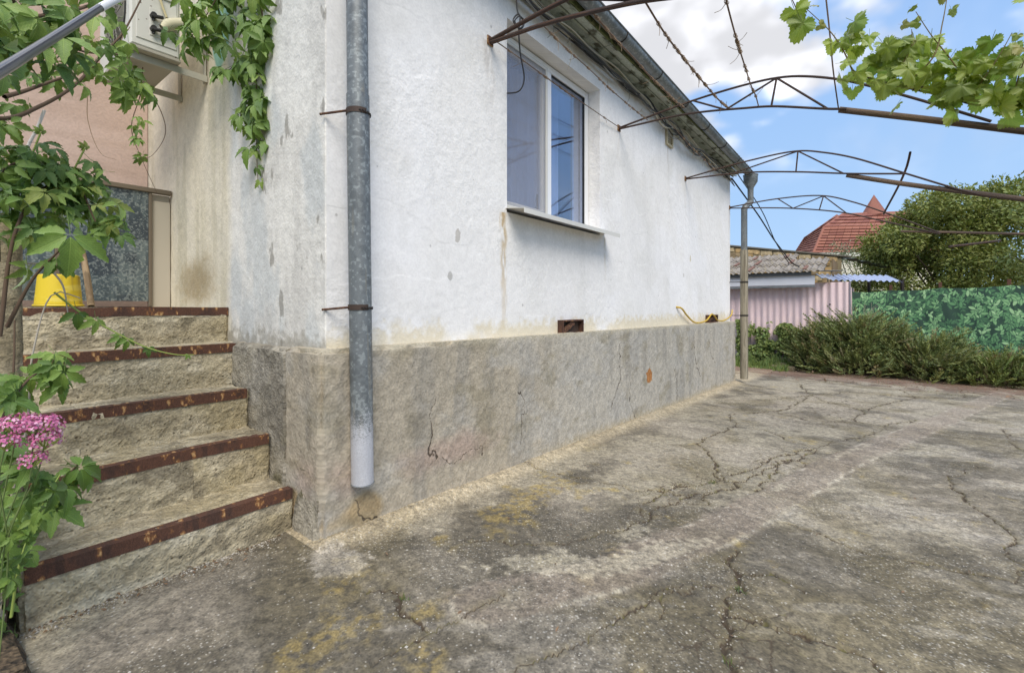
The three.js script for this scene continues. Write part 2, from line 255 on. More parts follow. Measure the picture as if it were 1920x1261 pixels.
  for (let j = 0; j <= nz; j++) for (let i = 0; i <= nx; i++) {
    const x = lerp(x0, x1, i / nx), z = lerp(z0, z1, j / nz), k = j * (nx + 1) + i, id = Math.min(h - 1, Math.floor(j / nz * h)) * w + Math.min(w - 1, Math.floor(i / nx * w));
    const inner = Math.min(1, i, nx - i, j, nz - j), sd = stripd(x, z);
    let y = gy(x) + (fbm(x * 1.7, z * 1.7, 4) - 0.5) * 0.022 + (fbm(x * 11, z * 11, 3) - 0.5) * 0.007;
    y += 0.009 * (1 - ss(0.11, 0.145, Math.abs(sd)));                                   // the strip stands a little proud
    y += 0.028 * ss(0.14, 0.0, z - 0.01) * ss(-0.12, 0.06, x);                // cement fillet at the plinth
    y -= depth * f[id] * (inner ? 1 : 0);
    pos[k * 3] = x; pos[k * 3 + 1] = y; pos[k * 3 + 2] = z; uv[k * 2] = i / nx; uv[k * 2 + 1] = j / nz;
    if (i < nx && j < nz) { const a = k, b = k + 1, c = k + nx + 1, d = c + 1; idx.set([a, c, b, b, c, d], q); q += 6; }
  }
  const g = new THREE.BufferGeometry(); g.setAttribute('position', new THREE.BufferAttribute(pos, 3)); g.setAttribute('uv', new THREE.BufferAttribute(uv, 2)); g.setIndex(new THREE.BufferAttribute(idx, 1)); g.computeVertexNormals();
  return struct('concrete_yard', g, std({ ...tx, bumpScale: 0.005, roughness: 0.95 }));
}
yardTile(-2.6, -1.4, 3.8, 3.4, 2048, 1536, 0.012, 0.014);
yardTile(3.8, -3.6, 13.2, 6.4, 1792, 1792, 0.04, 0.012);
{ // plain earth beyond and around the slab
  const tx = maps(512, 512, (u, v, o) => { const m = fbm(u * 8, v * 8, 5), f = n2(u * 256, v * 256); const c = [104, 92, 70]; mixc(c, [84, 92, 52], ss(0.45, 0.6, m)); const k = 0.75 + 0.5 * f; o[0] = c[0] * k; o[1] = c[1] * k; o[2] = c[2] * k; o[3] = f; });
  const g = new THREE.PlaneGeometry(260, 260, 120, 120); g.rotateX(-Math.PI / 2); g.translate(40, -0.02, 0);
  const p = g.attributes.position; for (let i = 0; i < p.count; i++) { const x = p.getX(i), z = p.getZ(i); let y = -0.034 * Math.min(Math.max(x, 0), 14) - 0.06 + (fbm(x * 0.2, z * 0.2, 3) - 0.5) * 0.06; p.setY(i, y); const U = g.attributes.uv; U.setXY(i, x * 0.5, z * 0.5); }
  g.computeVertexNormals(); struct('ground', g, std({ ...tx, bumpScale: 0.01 }));
}
// ------------------------------------------------------------------ the house
const house = thing('house', 'white plastered single storey house on a grey rendered plinth', 'house', [4.1, 0, -0.4]);
const wallTex = maps(2048, 768, (u, v, o) => {
  const x = u * 8.4, y = 0.8 + v * 3.0;
  const a = fbm(x * 3, y * 3, 4), f = fbm(x * 26, y * 26, 3), g = n2(x * 120, y * 120), lump = fbm(x * 9 + 40, y * 9, 3);
  const c = [237, 235, 233]; mixc(c, [226, 224, 220], ss(0.45, 0.7, a) * 0.5); mixc(c, [243, 242, 243], ss(0.5, 0.7, fbm(x * 1.5 + 7, y * 1.5, 3)) * 0.6);
  mixc(c, [218, 216, 214], ss(0.55, 0.8, fbm(x * 6 + 3, y * 1.2, 4)) * 0.25 * ss(0.9, 1.6, y));
  // rust and dirt runs below the ends of the sill, trusses and the vent; all with a ragged outline
  const run = (cx, top, len, w, col, k) => { const d = Math.abs(x - cx + (n2(y * 9, cx * 7) - 0.5) * w), t = (top - y) / len; if (t > 0 && t < 1 && d < w * 2) mixc(c, col, k * ss(w, w * 0.2, d) * (1 - t) * ss(0.25, 0.6, fbm(x * 40, y * 10, 3))); };
  run(1.5, 1.85, 1.0, 0.05, [176, 148, 104], 0.75); run(3.14, 1.85, 0.5, 0.035, [190, 176, 150], 0.6); run(1.34, 3.05, 0.55, 0.07, [176, 168, 160], 0.5); run(3.46, 3.05, 0.5, 0.05, [190, 182, 172], 0.4); run(5.66, 2.98, 0.7, 0.05, [196, 188, 178], 0.4); run(8.18, 2.98, 0.6, 0.05, [170, 160, 150], 0.5); run(4.98, 3.28, 0.5, 0.05, [190, 180, 170], 0.5);
  mixc(c, [214, 198, 160], 0.55 * ss(0.13, 0.02, y - 0.94 + (f - 0.5) * 0.14) * ss(0.35, 0.6, a + 0.1));        // dusty yellow line above the plinth ledge
  const chip = (cx, cy, rx, ry, col) => { const d = Math.hypot((x - cx) / rx, (y - cy) / ry) + (f - 0.5) * 0.8; mixc(c, col, ss(1.05, 0.9, d)); };
  chip(1.02, 1.62, 0.03, 0.05, [196, 192, 186]); chip(5.9, 1.86, 0.03, 0.06, [206, 198, 176]); chip(0.95, 1.35, 0.02, 0.03, [190, 188, 184]); chip(5.6, 1.6, 0.02, 0.03, [200, 196, 190]);
  mixc(c, [150, 148, 146], dots(x, y, 0.35, 0.25, 0.004, 0.016, 5) * 0.5);
  const k = 0.965 + 0.05 * g + 0.05 * (f - 0.5); o[0] = c[0] * k; o[1] = c[1] * k; o[2] = c[2] * k;
  const am = 0.3 + 0.8 * ss(0.35, 0.65, fbm(x * 1.3 + 4, y * 1.3, 3)); o[3] = 0.5 + (lump - 0.5) * 0.6 + (f - 0.5) * 0.75 * am + (g - 0.5) * 0.25 * am + 0.25 * (ss(0.52, 0.56, fbm(x * 2.1 + 30, y * 3.3, 4)) - 0.5);
}, false);
const plasterMat = std({ ...wallTex, bumpScale: 0.0045, roughness: 0.92 });
const wallUV = (x, y, z) => [(x - (z + 0.08) * 0.9) / 8.4, (y - 0.8) / 3.0];
{ // long wall with the window opening
  const s = new THREE.Shape(); s.moveTo(0.08, 0.8); s.lineTo(8.25, 0.8); s.lineTo(8.25, 3.72); s.lineTo(0.08, 3.72); s.lineTo(0.08, 0.8);
  const w = new THREE.Path(); w.moveTo(1.545, 1.86); w.lineTo(1.545, 3.325); w.lineTo(3.035, 3.325); w.lineTo(3.035, 1.86); w.lineTo(1.545, 1.86); s.holes.push(w);
  const g = new THREE.ExtrudeGeometry(s, { depth: 0.32, bevelEnabled: false }); g.translate(0, 0, -0.40); planarUV(g, wallUV); part(house, 'wall', g, plasterMat);
}
// end wall beside the steps: older, scraped and damp-stained plaster
const endTex = maps(1024, 1024, (u, v, o) => {
  const z = -u * 3.2, y = 0.8 + v * 3.0;
  const a = fbm(z * 3, y * 3 + 9, 4), f = fbm(z * 26, y * 26, 3), g = n2(z * 120, y * 120), st = fbm(z * 11, y * 1.1, 4), lump = fbm(z * 9, y * 9, 3);
  const c = [236, 233, 226];
  const near = ss(-1.32, -1.18, z + (n2(y * 4, 3) - 0.5) * 0.06);                          // the corner pier: bluish limewash, worn through
  mixc(c, [228, 218, 194], (1 - near) * (0.65 + 0.35 * a)); mixc(c, [200, 192, 166], (1 - near) * ss(0.5, 0.75, st) * 0.5);
  mixc(c, [202, 199, 193], near * ss(0.42, 0.70, a * 0.6 + st * 0.5) * 0.5);
  mixc(c, [196, 202, 204], near * ss(0.5, 0.7, fbm(z * 5 + 20, y * 2.2, 4)) * 0.5);
  mixc(c, [150, 146, 138], near * ss(0.74, 0.79, fbm(z * 9 + 31, y * 4.2, 5) + 0.14 * blob(z, y, -1.05, 1.7, 0.10, 0.3)) * 0.7);   // bare render where the wash has gone
  mixc(c, [150, 132, 98], (1 - near) * 0.7 * ss(0.25, 1.0, blob(z, y, -1.85, 1.33, 0.42, 0.22) + (f - 0.5) * 0.5 + (a - 0.5) * 0.4)); // damp brown bloom above the landing
  mixc(c, [118, 168, 150], 0.85 * ss(0.42, 0.5, blob(z, y, -1.42, 3.2, 0.22, 0.45) + (a - 0.5) * 0.3));                              // old turquoise paint
  mixc(c, [150, 144, 130], 0.6 * ss(0.10, 0.0, y - 0.93 + (f - 0.5) * 0.15));
  const k = 0.94 + 0.06 * g + 0.10 * (f - 0.5); o[0] = c[0] * k; o[1] = c[1] * k; o[2] = c[2] * k; o[3] = 0.5 + (lump - 0.5) * 0.6 + (f - 0.5) * 0.6 + (g - 0.5) * 0.2;
}, false);
{
  const g = boxUV(rough(0.08, 0.80, -3.2, 0.40, 3.72, -0.402, 0.06, 0.006, 11, { freq: 2.2, edge: 0 })); planarUV(g, (x, y, z) => [(-z + (x - 0.08) * 0.3) / 3.2, (y - 0.8) / 3.0]);
  part(house, 'wall', g, std({ ...endTex, bumpScale: 0.0055 })).userData.label = 'damp stained end wall beside the steps';
  const corner = planarUV(cbox(0.074, 0.80, -0.402, 0.40, 3.72, -0.082, 0.004), (x, y, z) => [(-z + (x - 0.08) * 0.3) / 3.2, (y - 0.8) / 3.0]);
  part(house, 'corner_pier', corner, std({ ...endTex, bumpScale: 0.0055 }));
}
const darkPlaster = std({ color: C(0xb9b4aa) });
part(house, 'wall', box(8.0, -0.5, -6, 8.24, 3.70, -0.405), darkPlaster); part(house, 'wall', box(0.41, -0.5, -6.2, 7.99, 3.70, -6.0), darkPlaster); part(house, 'wall', box(0.10, 0.8, -6.2, 0.405, 3.70, -3.21), darkPlaster);
part(house, 'floor', box(0.41, 0.75, -5.99, 7.99, 0.9, -0.41), std({ color: C(0x7a6248) })); part(house, 'ceiling', box(0.41, 3.55, -5.99, 7.99, 3.65, -0.41), std({ color: C(0xcfcac0) }));
// plinth
const plTex = maps(2048, 320, (u, v, o) => {
  const x = u * 8.4, y = -0.4 + v * 1.4, gl = y + 0.034 * x;
  const a = fbm(x * 2.4, y * 2.4, 4), b = fbm(x * 6 + 9, y * 6, 4), f = fbm(x * 30, y * 30, 3), g = n2(x * 130, y * 130), st = fbm(x * 8, y * 1.3 + 5, 4), far = ss(1.3, 2.6, x);
  const c = [178, 167, 148]; mixc(c, [188, 182, 170], far * 0.8); mixc(c, [172, 162, 144], ss(0.45, 0.7, a) * 0.6 * (1 - far)); mixc(c, [146, 141, 132], ss(0.5, 0.72, st) * 0.5);
  mixc(c, [182, 178, 170], ss(0.5, 0.72, fbm(x * 3 + 60, y * 5, 4)) * 0.5);
  mixc(c, [178, 150, 138], 0.5 * ss(0.3, 1.0, blob(x, gl, 0.9, 0.26, 0.55, 0.13) + 0.75 * blob(x, gl, 0.12, 0.3, 0.16, 0.16) + (b - 0.5) * 0.7));              // pink undercoat showing
  mixc(c, [172, 146, 104], 0.7 * ss(0.45, 0.8, blob(x, gl, 0.26, 0.10, 0.13, 0.12) * 1.1 + 0.5 * blob(x, gl, 0.05, 0.08, 0.1, 0.1) + (b - 0.5) * 0.6));            // ochre spall near the ground
  mixc(c, [128, 120, 105], 0.55 * ss(0.36, 0.85, 0.9 * blob(x, gl, 0.60, 0.47, 0.12, 0.12) + 0.8 * blob(x, gl, 0.10, 0.52, 0.05, 0.17) + (b - 0.5) * 0.55));             // damp patches
  mixc(c, [140, 130, 106], 0.45 * ss(0.56, 0.80, fbm(x * 4 + 77, y * 7, 5) + 0.12 * blob(x, gl, 0.45, 0.08, 0.5, 0.08)));
  mixc(c, [112, 110, 108], 0.6 * ss(0.46, 0.66, 0.4 * blob(x, gl, 6.6, 0.3, 0.7, 0.2) + (st - 0.5) * 0.8));
  mixc(c, [188, 172, 140], 0.65 * ss(0.09, 0.0, gl - 0.02 + (f - 0.5) * 0.08) * far);
  mixc(c, [206, 196, 172], 0.8 * ss(0.06, 0.0, 0.945 - 0.008 * x - y + (f - 0.5) * 0.07));
  { const d = Math.hypot((x - 4.13) / 0.09, (y - 0.33) / 0.085) + (f - 0.5) * 0.7; mixc(c, [178, 120, 66], ss(1.05, 0.95, d)); }
  // hairline and open cracks
  let cr = 0; for (const [w, pts] of [[0.012, [[0.70, 0.42], [0.68, 0.30], [0.76, 0.22]]], [0.004, [[0.74, 0.60], [0.70, 0.42]]], [0.006, [[0.19, 0.14], [0.24, 0.05], [0.32, 0.03]]], [0.005, [[1.60, 0.52], [1.66, 0.38], [1.62, 0.1]]], [0.005, [[0.8, 0.2], [0.95, 0.15], [1.15, 0.21], [1.2, 0.12]]], [0.006, [[3.6, 0.35], [3.55, 0.2], [3.7, -0.1]]], [0.008, [[5.0, 0.3], [5.1, 0.1], [5.05, -0.1]]], [0.012, [[5.8, 0.7], [5.9, 0.3], [6.15, 0.05]]], [0.01, [[6.6, 0.6], [6.7, 0.35], [6.95, 0.2]]], [0.008, [[3.1, 0.1], [3.35, 0.4], [3.3, 0.75]]]]) for (let i = 0; i + 1 < pts.length; i++) {
    if (x < Math.min(pts[i][0], pts[i + 1][0]) - 0.1 || x > Math.max(pts[i][0], pts[i + 1][0]) + 0.1) continue;
    const wx = x + (fbm(x * 16, y * 16, 3) - 0.5) * 0.09, wy = y + (fbm(x * 16 + 8, y * 16, 3) - 0.5) * 0.09; cr = Math.max(cr, 1 - ss(w * 0.3, w * 0.75 * (0.5 + n2(x * 20, y * 20)), segd(wx, wy, pts[i], pts[i + 1])[0])); }
  mixc(c, [70, 60, 48], cr * 0.85);
  const k = 0.86 + 0.18 * g + 0.2 * (f - 0.5); o[0] = c[0] * k; o[1] = c[1] * k; o[2] = c[2] * k; o[3] = 0.6 + (b - 0.5) * 0.3 + (f - 0.5) * 0.7 + (g - 0.5) * 0.3 - cr * 0.55;
}, false);
const plinthMat = std({ ...plTex, bumpScale: 0.007 });
{
  const shape = (v) => { if (v.y > 0.5) v.y += (0.935 - 0.0078 * v.x - 0.94) * ss(0.5, 0.94, v.y); };
  const g = rough(0, -0.45, -0.36, 8.33, 0.94, 0.0, 0.022, 0.007, 3, { shape, freq: 7, edge: 0.018 });
  planarUV(g, (x, y, z) => [(x - z * 1.0) / 8.4, (y + z * 0.1 + 0.4) / 1.4]); part(house, 'plinth', g, plinthMat);
  const g2 = rough(0.006, -0.2, -1.10, 0.34, 0.925, -0.362, 0.018, 0.016, 8, { freq: 6, edge: 0.012 });
  const t2 = maps(512, 512, (u, v, o) => {
    const z = -u * 1.2, y = -0.2 + v * 1.2, a = fbm(z * 4, y * 4, 4), b = fbm(z * 9, y * 9, 4), f = fbm(z * 34, y * 34, 3), g = n2(z * 140, y * 140), c = [168, 160, 143];
    mixc(c, [126, 120, 108], ss(0.42, 0.66, a * 0.6 + b * 0.4 + 0.22 * blob(z, y, -0.32, 0.5, 0.14, 0.4)) * 0.85); mixc(c, [172, 166, 154], ss(0.52, 0.7, fbm(z * 7 + 40, y * 5, 4)) * 0.6); mixc(c, [104, 98, 62], 0.5 * ss(0.5, 0.7, b) * ss(0.6, 0.1, y)); mixc(c, [190, 184, 170], 0.6 * ss(0.5, 0.7, f) * ss(0.8, 0.95, y));
    const k = 0.84 + 0.2 * g + 0.24 * (f - 0.5); o[0] = c[0] * k; o[1] = c[1] * k; o[2] = c[2] * k; o[3] = 0.5 + (b - 0.5) * 0.5 + (f - 0.5) * 0.7 + (g - 0.5) * 0.3; }, false);
  planarUV(g2, (x, y, z) => [(-z + (x - 0.006) * 0.3) / 1.2, (y + 0.2 - (x - 0.006) * 0.2) / 1.2]); const endMat = std({ ...t2, bumpScale: 0.011 });
  part(house, 'plinth', g2, endMat);
  // cement haunch where the steps meet the plinth
  const g3 = rough(-0.022, -0.1, -0.25, 0.02, 0.34, -0.02, 0.014, 0.010, 5, { freq: 8, edge: 0.012, shape: (v) => { if (v.x < 0) v.x += 0.03 * ss(0.0, 0.34, v.y + 0.06 * n2(v.z * 20, 3)); if (v.z < -0.2) v.z += 0.06 * ss(0.05, 0.34, v.y); } }); planarUV(g3, (x, y, z) => [(-z) / 1.2, (y + 0.2) / 1.2]); part(house, 'cement_haunch', g3, endMat);
}
// ---- window
const pvc = phys({ color: C(0xe9e9ea), roughness: 0.35, clearcoat: 0.2 });
const win = new THREE.Group(); win.name = 'window'; win.position.set(2.29 - 4.1, 1.9, 0.2 - 0.02); house.add(win);
{
  const z0 = -0.27, z1 = -0.205, y0 = 1.885, y1 = 3.315, x0 = 1.552, x1 = 3.028;
  const P = (n, g, m) => part(win, n, g, m);
  P('frame', merge([cbox(x0, y0, z0, x0 + 0.06, y1, z1), cbox(x1 - 0.06, y0, z0, x1, y1, z1), cbox(x0 + 0.061, y1 - 0.06, z0, x1 - 0.061, y1, z1), cbox(x0 + 0.061, y0, z0, x1 - 0.061, y0 + 0.06, z1), cbox(2.27, y0 + 0.061, z0, 2.345, y1 - 0.061, z1)]), pvc);
  const glass = phys({ color: C(0xf4f8ff), roughness: 0.0, transmission: 1, thickness: 0, ior: 1.75 });
  const gasket = std({ color: C(0x202022), roughness: 0.6 });
  const sash = (a, b) => { const q = 0.05, yb = y0 + 0.062, yt = y1 - 0.062; P('sash', merge([cbox(a, yb, z0 + 0.006, a + q, yt, z1 - 0.014), cbox(b - q, yb, z0 + 0.006, b, yt, z1 - 0.014), cbox(a + q, yt - q, z0 + 0.006, b - q, yt, z1 - 0.014), cbox(a + q, yb, z0 + 0.006, b - q, yb + q, z1 - 0.014)]), pvc); return [a + q, b - q, yb + q, yt - q]; };
  // right light, fixed: glass straight in the frame
  { const a = 2.347, b = 2.966, yb = y0 + 0.062, yt = y1 - 0.062; P('gasket', merge([box(a, yb, z1 - 0.03, a + 0.008, yt, z1 - 0.012), box(b - 0.008, yb, z1 - 0.03, b, yt, z1 - 0.012), box(a + 0.009, yt - 0.008, z1 - 0.03, b - 0.009, yt, z1 - 0.012), box(a + 0.009, yb, z1 - 0.03, b - 0.009, yb + 0.008, z1 - 0.012)]), gasket);
    P('pane', box(a + 0.001, yb + 0.001, z1 - 0.026, b - 0.001, yt - 0.001, z1 - 0.0255), glass); P('pane', box(a + 0.001, yb + 0.001, z1 - 0.046, b - 0.001, yt - 0.001, z1 - 0.0455), glass); }
  { const [a, b, yb, yt] = sash(1.614, 2.268); P('pane', box(a, yb, z1 - 0.036, b, yt, z1 - 0.0355), glass); P('pane', box(a, yb, z1 - 0.052, b, yt, z1 - 0.0515), glass);
    // insect screen clipped over the opening light
    const nx0 = 1.60, nx1 = 2.262, ny0 = y0 + 0.045, ny1 = y1 - 0.05, zz = z1 + 0.004, fm = std({ color: C(0xcfccc4), roughness: 0.5 });
    P('screen_frame', merge([cbox(nx0, ny0, zz, nx0 + 0.028, ny1, zz + 0.012, 0.002), cbox(nx1 - 0.028, ny0, zz, nx1, ny1, zz + 0.012, 0.002), cbox(nx0 + 0.0285, ny1 - 0.028, zz, nx1 - 0.0285, ny1, zz + 0.012, 0.002), cbox(nx0 + 0.0285, ny0, zz, nx1 - 0.0285, ny0 + 0.028, zz + 0.012, 0.002)]), fm);
    P('insect_screen', box(nx0 + 0.028, ny0 + 0.028, zz + 0.005, nx1 - 0.028, ny1 - 0.028, zz + 0.0055), phys({ color: C(0xa4a4aa), roughness: 0.8, transparent: true, opacity: 0.27 })); }
  P('hinge', merge([cbox(2.25, y0 + 0.025, z1, 2.285, y0 + 0.045, z1 + 0.01, 0.002), cbox(2.30, y0 + 0.012, z1, 2.34, y0 + 0.02, z1 + 0.006, 0.001)]), std({ color: C(0xd8d4c8) }));
  // metal drip sill outside, board inside
  const s = new THREE.Shape(); s.moveTo(0, 0); s.lineTo(0.30, -0.035); s.lineTo(0.30, -0.07); s.lineTo(0.297, -0.07); s.lineTo(0.297, -0.0375); s.lineTo(0, -0.003); s.lineTo(0, 0);
  const g = new THREE.ExtrudeGeometry(s, { depth: 1.60, bevelEnabled: false }); g.rotateY(-Math.PI / 2); g.translate(3.13, 1.905, -0.205); // local x -> +z
  P('sill', g, phys({ color: C(0xd7d4cc), roughness: 0.4, clearcoat: 0.2 }));
  P('inner_sill', cbox(1.50, 1.84, -0.55, 3.08, 1.87, -0.405), pvc);
  // net curtain in soft folds
  const cg = new THREE.PlaneGeometry(1.66, 1.6, 260, 1); cg.translate(2.29, 2.62, -0.62); const p = cg.attributes.position; for (let i = 0; i < p.count; i++) { const x = p.getX(i); p.setZ(i, -0.62 + 0.025 * Math.sin(x * 46) + 0.012 * Math.sin(x * 23 + 1.2) + 0.008 * Math.sin(x * 91)); } cg.computeVertexNormals();
  P('net_curtain', cg, phys({ color: C(0xf0f0f4), roughness: 1, transmission: 0.3, thickness: 0, side: THREE.DoubleSide }));
}
// ---- eaves: soffit boards, green fascia, gutter, roof sheets
const tealBoard = std({ ...maps(512, 128, (u, v, o) => { const a = fbm(u * 40, v * 5, 4), b = fbm(u * 12, v * 3 + 4, 4), g = n2(u * 400, v * 60), c = [182, 190, 180]; mixc(c, [124, 132, 122], ss(0.45, 0.7, a)); mixc(c, [182, 186, 180], ss(0.5, 0.7, b) * 0.6); mixc(c, [84, 80, 66], ss(0.66, 0.75, a) * 0.7); const k = 0.9 + 0.2 * g; o[0] = c[0] * k; o[1] = c[1] * k; o[2] = c[2] * k; o[3] = a; }), bumpScale: 0.003 });
const mossBoard = std({ ...maps(512, 64, (u, v, o) => { const a = fbm(u * 60, v * 4, 4), g = n2(u * 500, v * 60), c = [96, 104, 62]; mixc(c, [62, 66, 40], ss(0.4, 0.65, a)); mixc(c, [128, 128, 88], ss(0.6, 0.75, a) * 0.7); const k = 0.8 + 0.4 * g; o[0] = c[0] * k; o[1] = c[1] * k; o[2] = c[2] * k; o[3] = g; }), bumpScale: 0.004 });
const uvX = (s) => (x, y, z) => [x * s, (z + y) * 4];
for (let i = 0; i < 3; i++) { const xs = [-0.25, 2.9, 5.9, 8.42];
  part(house, 'soffit_board', planarUV(cbox(xs[i] + 0.003, 3.642 + 0.004 * (i % 2), -0.078, xs[i + 1] - 0.003, 3.665, 0.034), uvX(0.25)), tealBoard);
  part(house, 'soffit_board', planarUV(cbox(xs[i] + 0.003, 3.652 - 0.003 * (i % 2), 0.042, xs[i + 1] - 0.003, 3.675, 0.118), uvX(0.25)), tealBoard);
  part(house, 'fascia_board', planarUV(cbox(xs[i] + 0.003, 3.645, 0.121, xs[i + 1] - 0.003, 3.78, 0.142), uvX(0.2)), mossBoard); }
const galv = (tone, seed, spray) => std({ ...maps(spray ? 512 : 256, spray ? 2048 : 1024, (u, v, o) => {
  const x = u * 0.33, y = v * 3; const a = fbm(x * 22 + seed, y * 16, 3), b = n2(x * 90 + seed, y * 62), d = n2(x * 60, y * 40 + seed), g = n2(x * 300, y * 300), st = fbm(x * 30, y * 2 + seed, 3);
  const c = [tone, tone + 5, tone + 7]; mixc(c, [tone + 34, tone + 40, tone + 40], ss(0.58, 0.66, b * 0.55 + d * 0.45) * 0.75); mixc(c, [tone - 26, tone - 22, tone - 20], ss(0.5, 0.7, a) * 0.5); mixc(c, [tone + 20, tone + 10, tone - 8], ss(0.6, 0.8, st) * 0.4);
  if (spray) { const t = ss(0.30, 0.02, v + (a - 0.5) * 0.06); mixc(c, [212, 212, 218], 0.85 * ss(0.30, 0.62, t * 1.1 - 0.12 + (n2(x * 700, y * 700) - 0.5) * 0.55 + (n2(x * 160, y * 160) - 0.5) * 0.3)); }                           // speckled white spray paint at the foot
  const k = 0.94 + 0.1 * g; o[0] = c[0] * k; o[1] = c[1] * k; o[2] = c[2] * k; o[3] = a;
}), bumpScale: 0.0008, metalness: 0.25, roughness: 0.5 });
const galvMat = galv(122, 3, false), darkIron = std({ color: C(0x35302c), roughness: 0.7, metalness: 0.4 });
const gutter = new THREE.Group(); gutter.name = 'gutter'; house.add(gutter);
for (let i = 0; i < 5; i++) {
  const xa = -0.25 + i * 1.79, xb = xa + 1.79, n = 14, r = 0.066 + (i % 2) * 0.002, pos = [], idx = [];
  const yy = (x) => 3.735 - 0.011 * x;
  for (let k = 0; k <= 1; k++) for (let q = 0; q <= 2 * n + 1; q++) { const inn = q > n, j = inn ? 2 * n + 1 - q : q, a = Math.PI + Math.PI * j / n, rr = inn ? r - 0.003 : r, x = k ? xb + 0.03 : xa; pos.push(x, yy(x) + Math.sin(a) * rr, 0.215 + Math.cos(a) * rr); }
  const m = 2 * n + 2; for (let q = 0; q < m; q++) { const a = q, b = (q + 1) % m; idx.push(a, b, a + m, b, b + m, a + m); } 
  let g = new THREE.BufferGeometry(); g.setAttribute('position', new THREE.Float32BufferAttribute(pos, 3)); g.setIndex(idx); g = toCreasedNormals(g, 0.8); planarUV(g, (x, y, z) => [(z + y) * 2, x * 0.33]);
  part(gutter, 'gutter_section', g, galvMat);
  part(gutter, 'bead', tube([V(xa, yy(xa) + 0.002, 0.285), V(xb, yy(xb) + 0.002, 0.285)], 0.008, 6, 1), galvMat);
  part(gutter, 'hook', merge([0.45, 1.35].map((o) => { const x = xa + o, l = []; for (let j = 0; j <= 10; j++) { const a = Math.PI + Math.PI * j / 10; l.push(V(x, yy(x) + Math.sin(a) * 0.0725, 0.215 + Math.cos(a) * 0.0725)); } return tube(l, 0.005, 5, 2); })), darkIron);
}
part(gutter, 'end_cap', new THREE.CylinderGeometry(0.066, 0.066, 0.004, 20, 1, false, 0, Math.PI).rotateZ(Math.PI / 2).rotateX(Math.PI).translate(8.735, 3.64, 0.215), galvMat);
const slateMat = std({ ...maps(512, 512, (u, v, o) => { const a = fbm(u * 9, v * 9, 5), b = fbm(u * 30, v * 30, 3), g = n2(u * 250, v * 250), c = [142, 134, 124]; mixc(c, [96, 88, 78], ss(0.45, 0.68, a) * 0.8); mixc(c, [176, 168, 156], ss(0.55, 0.72, b) * 0.6); mixc(c, [120, 108, 66], ss(0.6, 0.75, fbm(u * 14 + 9, v * 14, 4)) * 0.4); const k = 0.85 + 0.3 * g; o[0] = c[0] * k; o[1] = c[1] * k; o[2] = c[2] * k; o[3] = b; }), bumpScale: 0.004 });
// corrugated sheet: width along U, length along W, waves across the width
function corrugated(o, U, W, w, l, pitch, amp, th = 0.006, per = 8) {
  const n = Math.round(w / pitch * per), N = U.clone().cross(W).normalize(), pos = [], uv = [], idx = [];
  for (let s = 0; s < 2; s++) for (let k = 0; k <= 1; k++) for (let i = 0; i <= n; i++) { const t = i / n * w, h = Math.sin(t / pitch * Math.PI * 2) * amp + (s ? -th : 0), p = o.clone().addScaledVector(U, t).addScaledVector(W, k * l).addScaledVector(N, h); pos.push(p.x, p.y, p.z); uv.push(t * 0.7, k * l * 0.7); }
  const m = n + 1; for (let i = 0; i < n; i++) { idx.push(i, i + 1, m + i, i + 1, m + i + 1, m + i); const q = 2 * m; idx.push(q + i, q + m + i, q + i + 1, q + i + 1, q + m + i, q + m + i + 1); idx.push(i, q + i, i + 1, i + 1, q + i, q + i + 1); idx.push(m + i, m + i + 1, q + m + i, m + i + 1, q + m + i + 1, q + m + i); }
  for (const i of [0, n]) idx.push(i, m + i, 2 * m + i, 2 * m + i, m + i, 3 * m + i);
  let g = new THREE.BufferGeometry(); g.setAttribute('position', new THREE.Float32BufferAttribute(pos, 3)); g.setAttribute('uv', new THREE.Float32BufferAttribute(uv, 2)); g.setIndex(idx); return toCreasedNormals(g, 0.9);
}
for (let i = 0; i < 9; i++) part(house, 'roof_sheet', corrugated(V(-0.25 + i * 0.985, 3.80 + 0.006 * (i % 2), 0.155 + 0.012 * (i % 3)), V(1, 0, 0), V(0, 0.30, -0.954).normalize(), 1.02, 6.6, 0.15, 0.02), slateMat);
// ---- little things on the wall
{
  const g = new THREE.Group(); g.name = 'vent_grille'; house.add(g); const m = std({ color: C(0xb9ad8e), roughness: 0.6 });
  part(g, 'frame', merge([cbox(4.86, 3.27, -0.079, 4.885, 3.51, -0.05, 0.002), cbox(5.065, 3.27, -0.079, 5.09, 3.51, -0.05, 0.002), cbox(4.886, 3.485, -0.079, 5.064, 3.51, -0.05, 0.002), cbox(4.886, 3.27, -0.079, 5.064, 3.295, -0.05, 0.002)]), m);
  for (let i = 0; i < 7; i++) { const s = box(-0.088, -0.011, -0.002, 0.088, 0.011, 0.002); s.rotateX(-0.7); s.translate(4.975, 3.31 + i * 0.027, -0.062); part(g, 'slat', s, m); }
}
const rustTex = maps(512, 256, (u, v, o) => { const a = fbm(u * 22, v * 11, 5), b = fbm(u * 60, v * 30, 3), g = n2(u * 300, v * 150), c = [92, 62, 48]; mixc(c, [70, 50, 42], ss(0.45, 0.65, fbm(u * 10 + 5, v * 5, 4)) * 0.8); mixc(c, [150, 102, 58], ss(0.58, 0.70, a) * 0.7); mixc(c, [196, 160, 112], ss(0.64, 0.72, a * 0.8 + b * 0.2) * 0.8); const k = 0.8 + 0.4 * g; o[0] = c[0] * k; o[1] = c[1] * k; o[2] = c[2] * k; o[3] = b; });
const rustMat = std({ ...rustTex, bumpScale: 0.0015, roughness: 0.85, metalness: 0.1 });
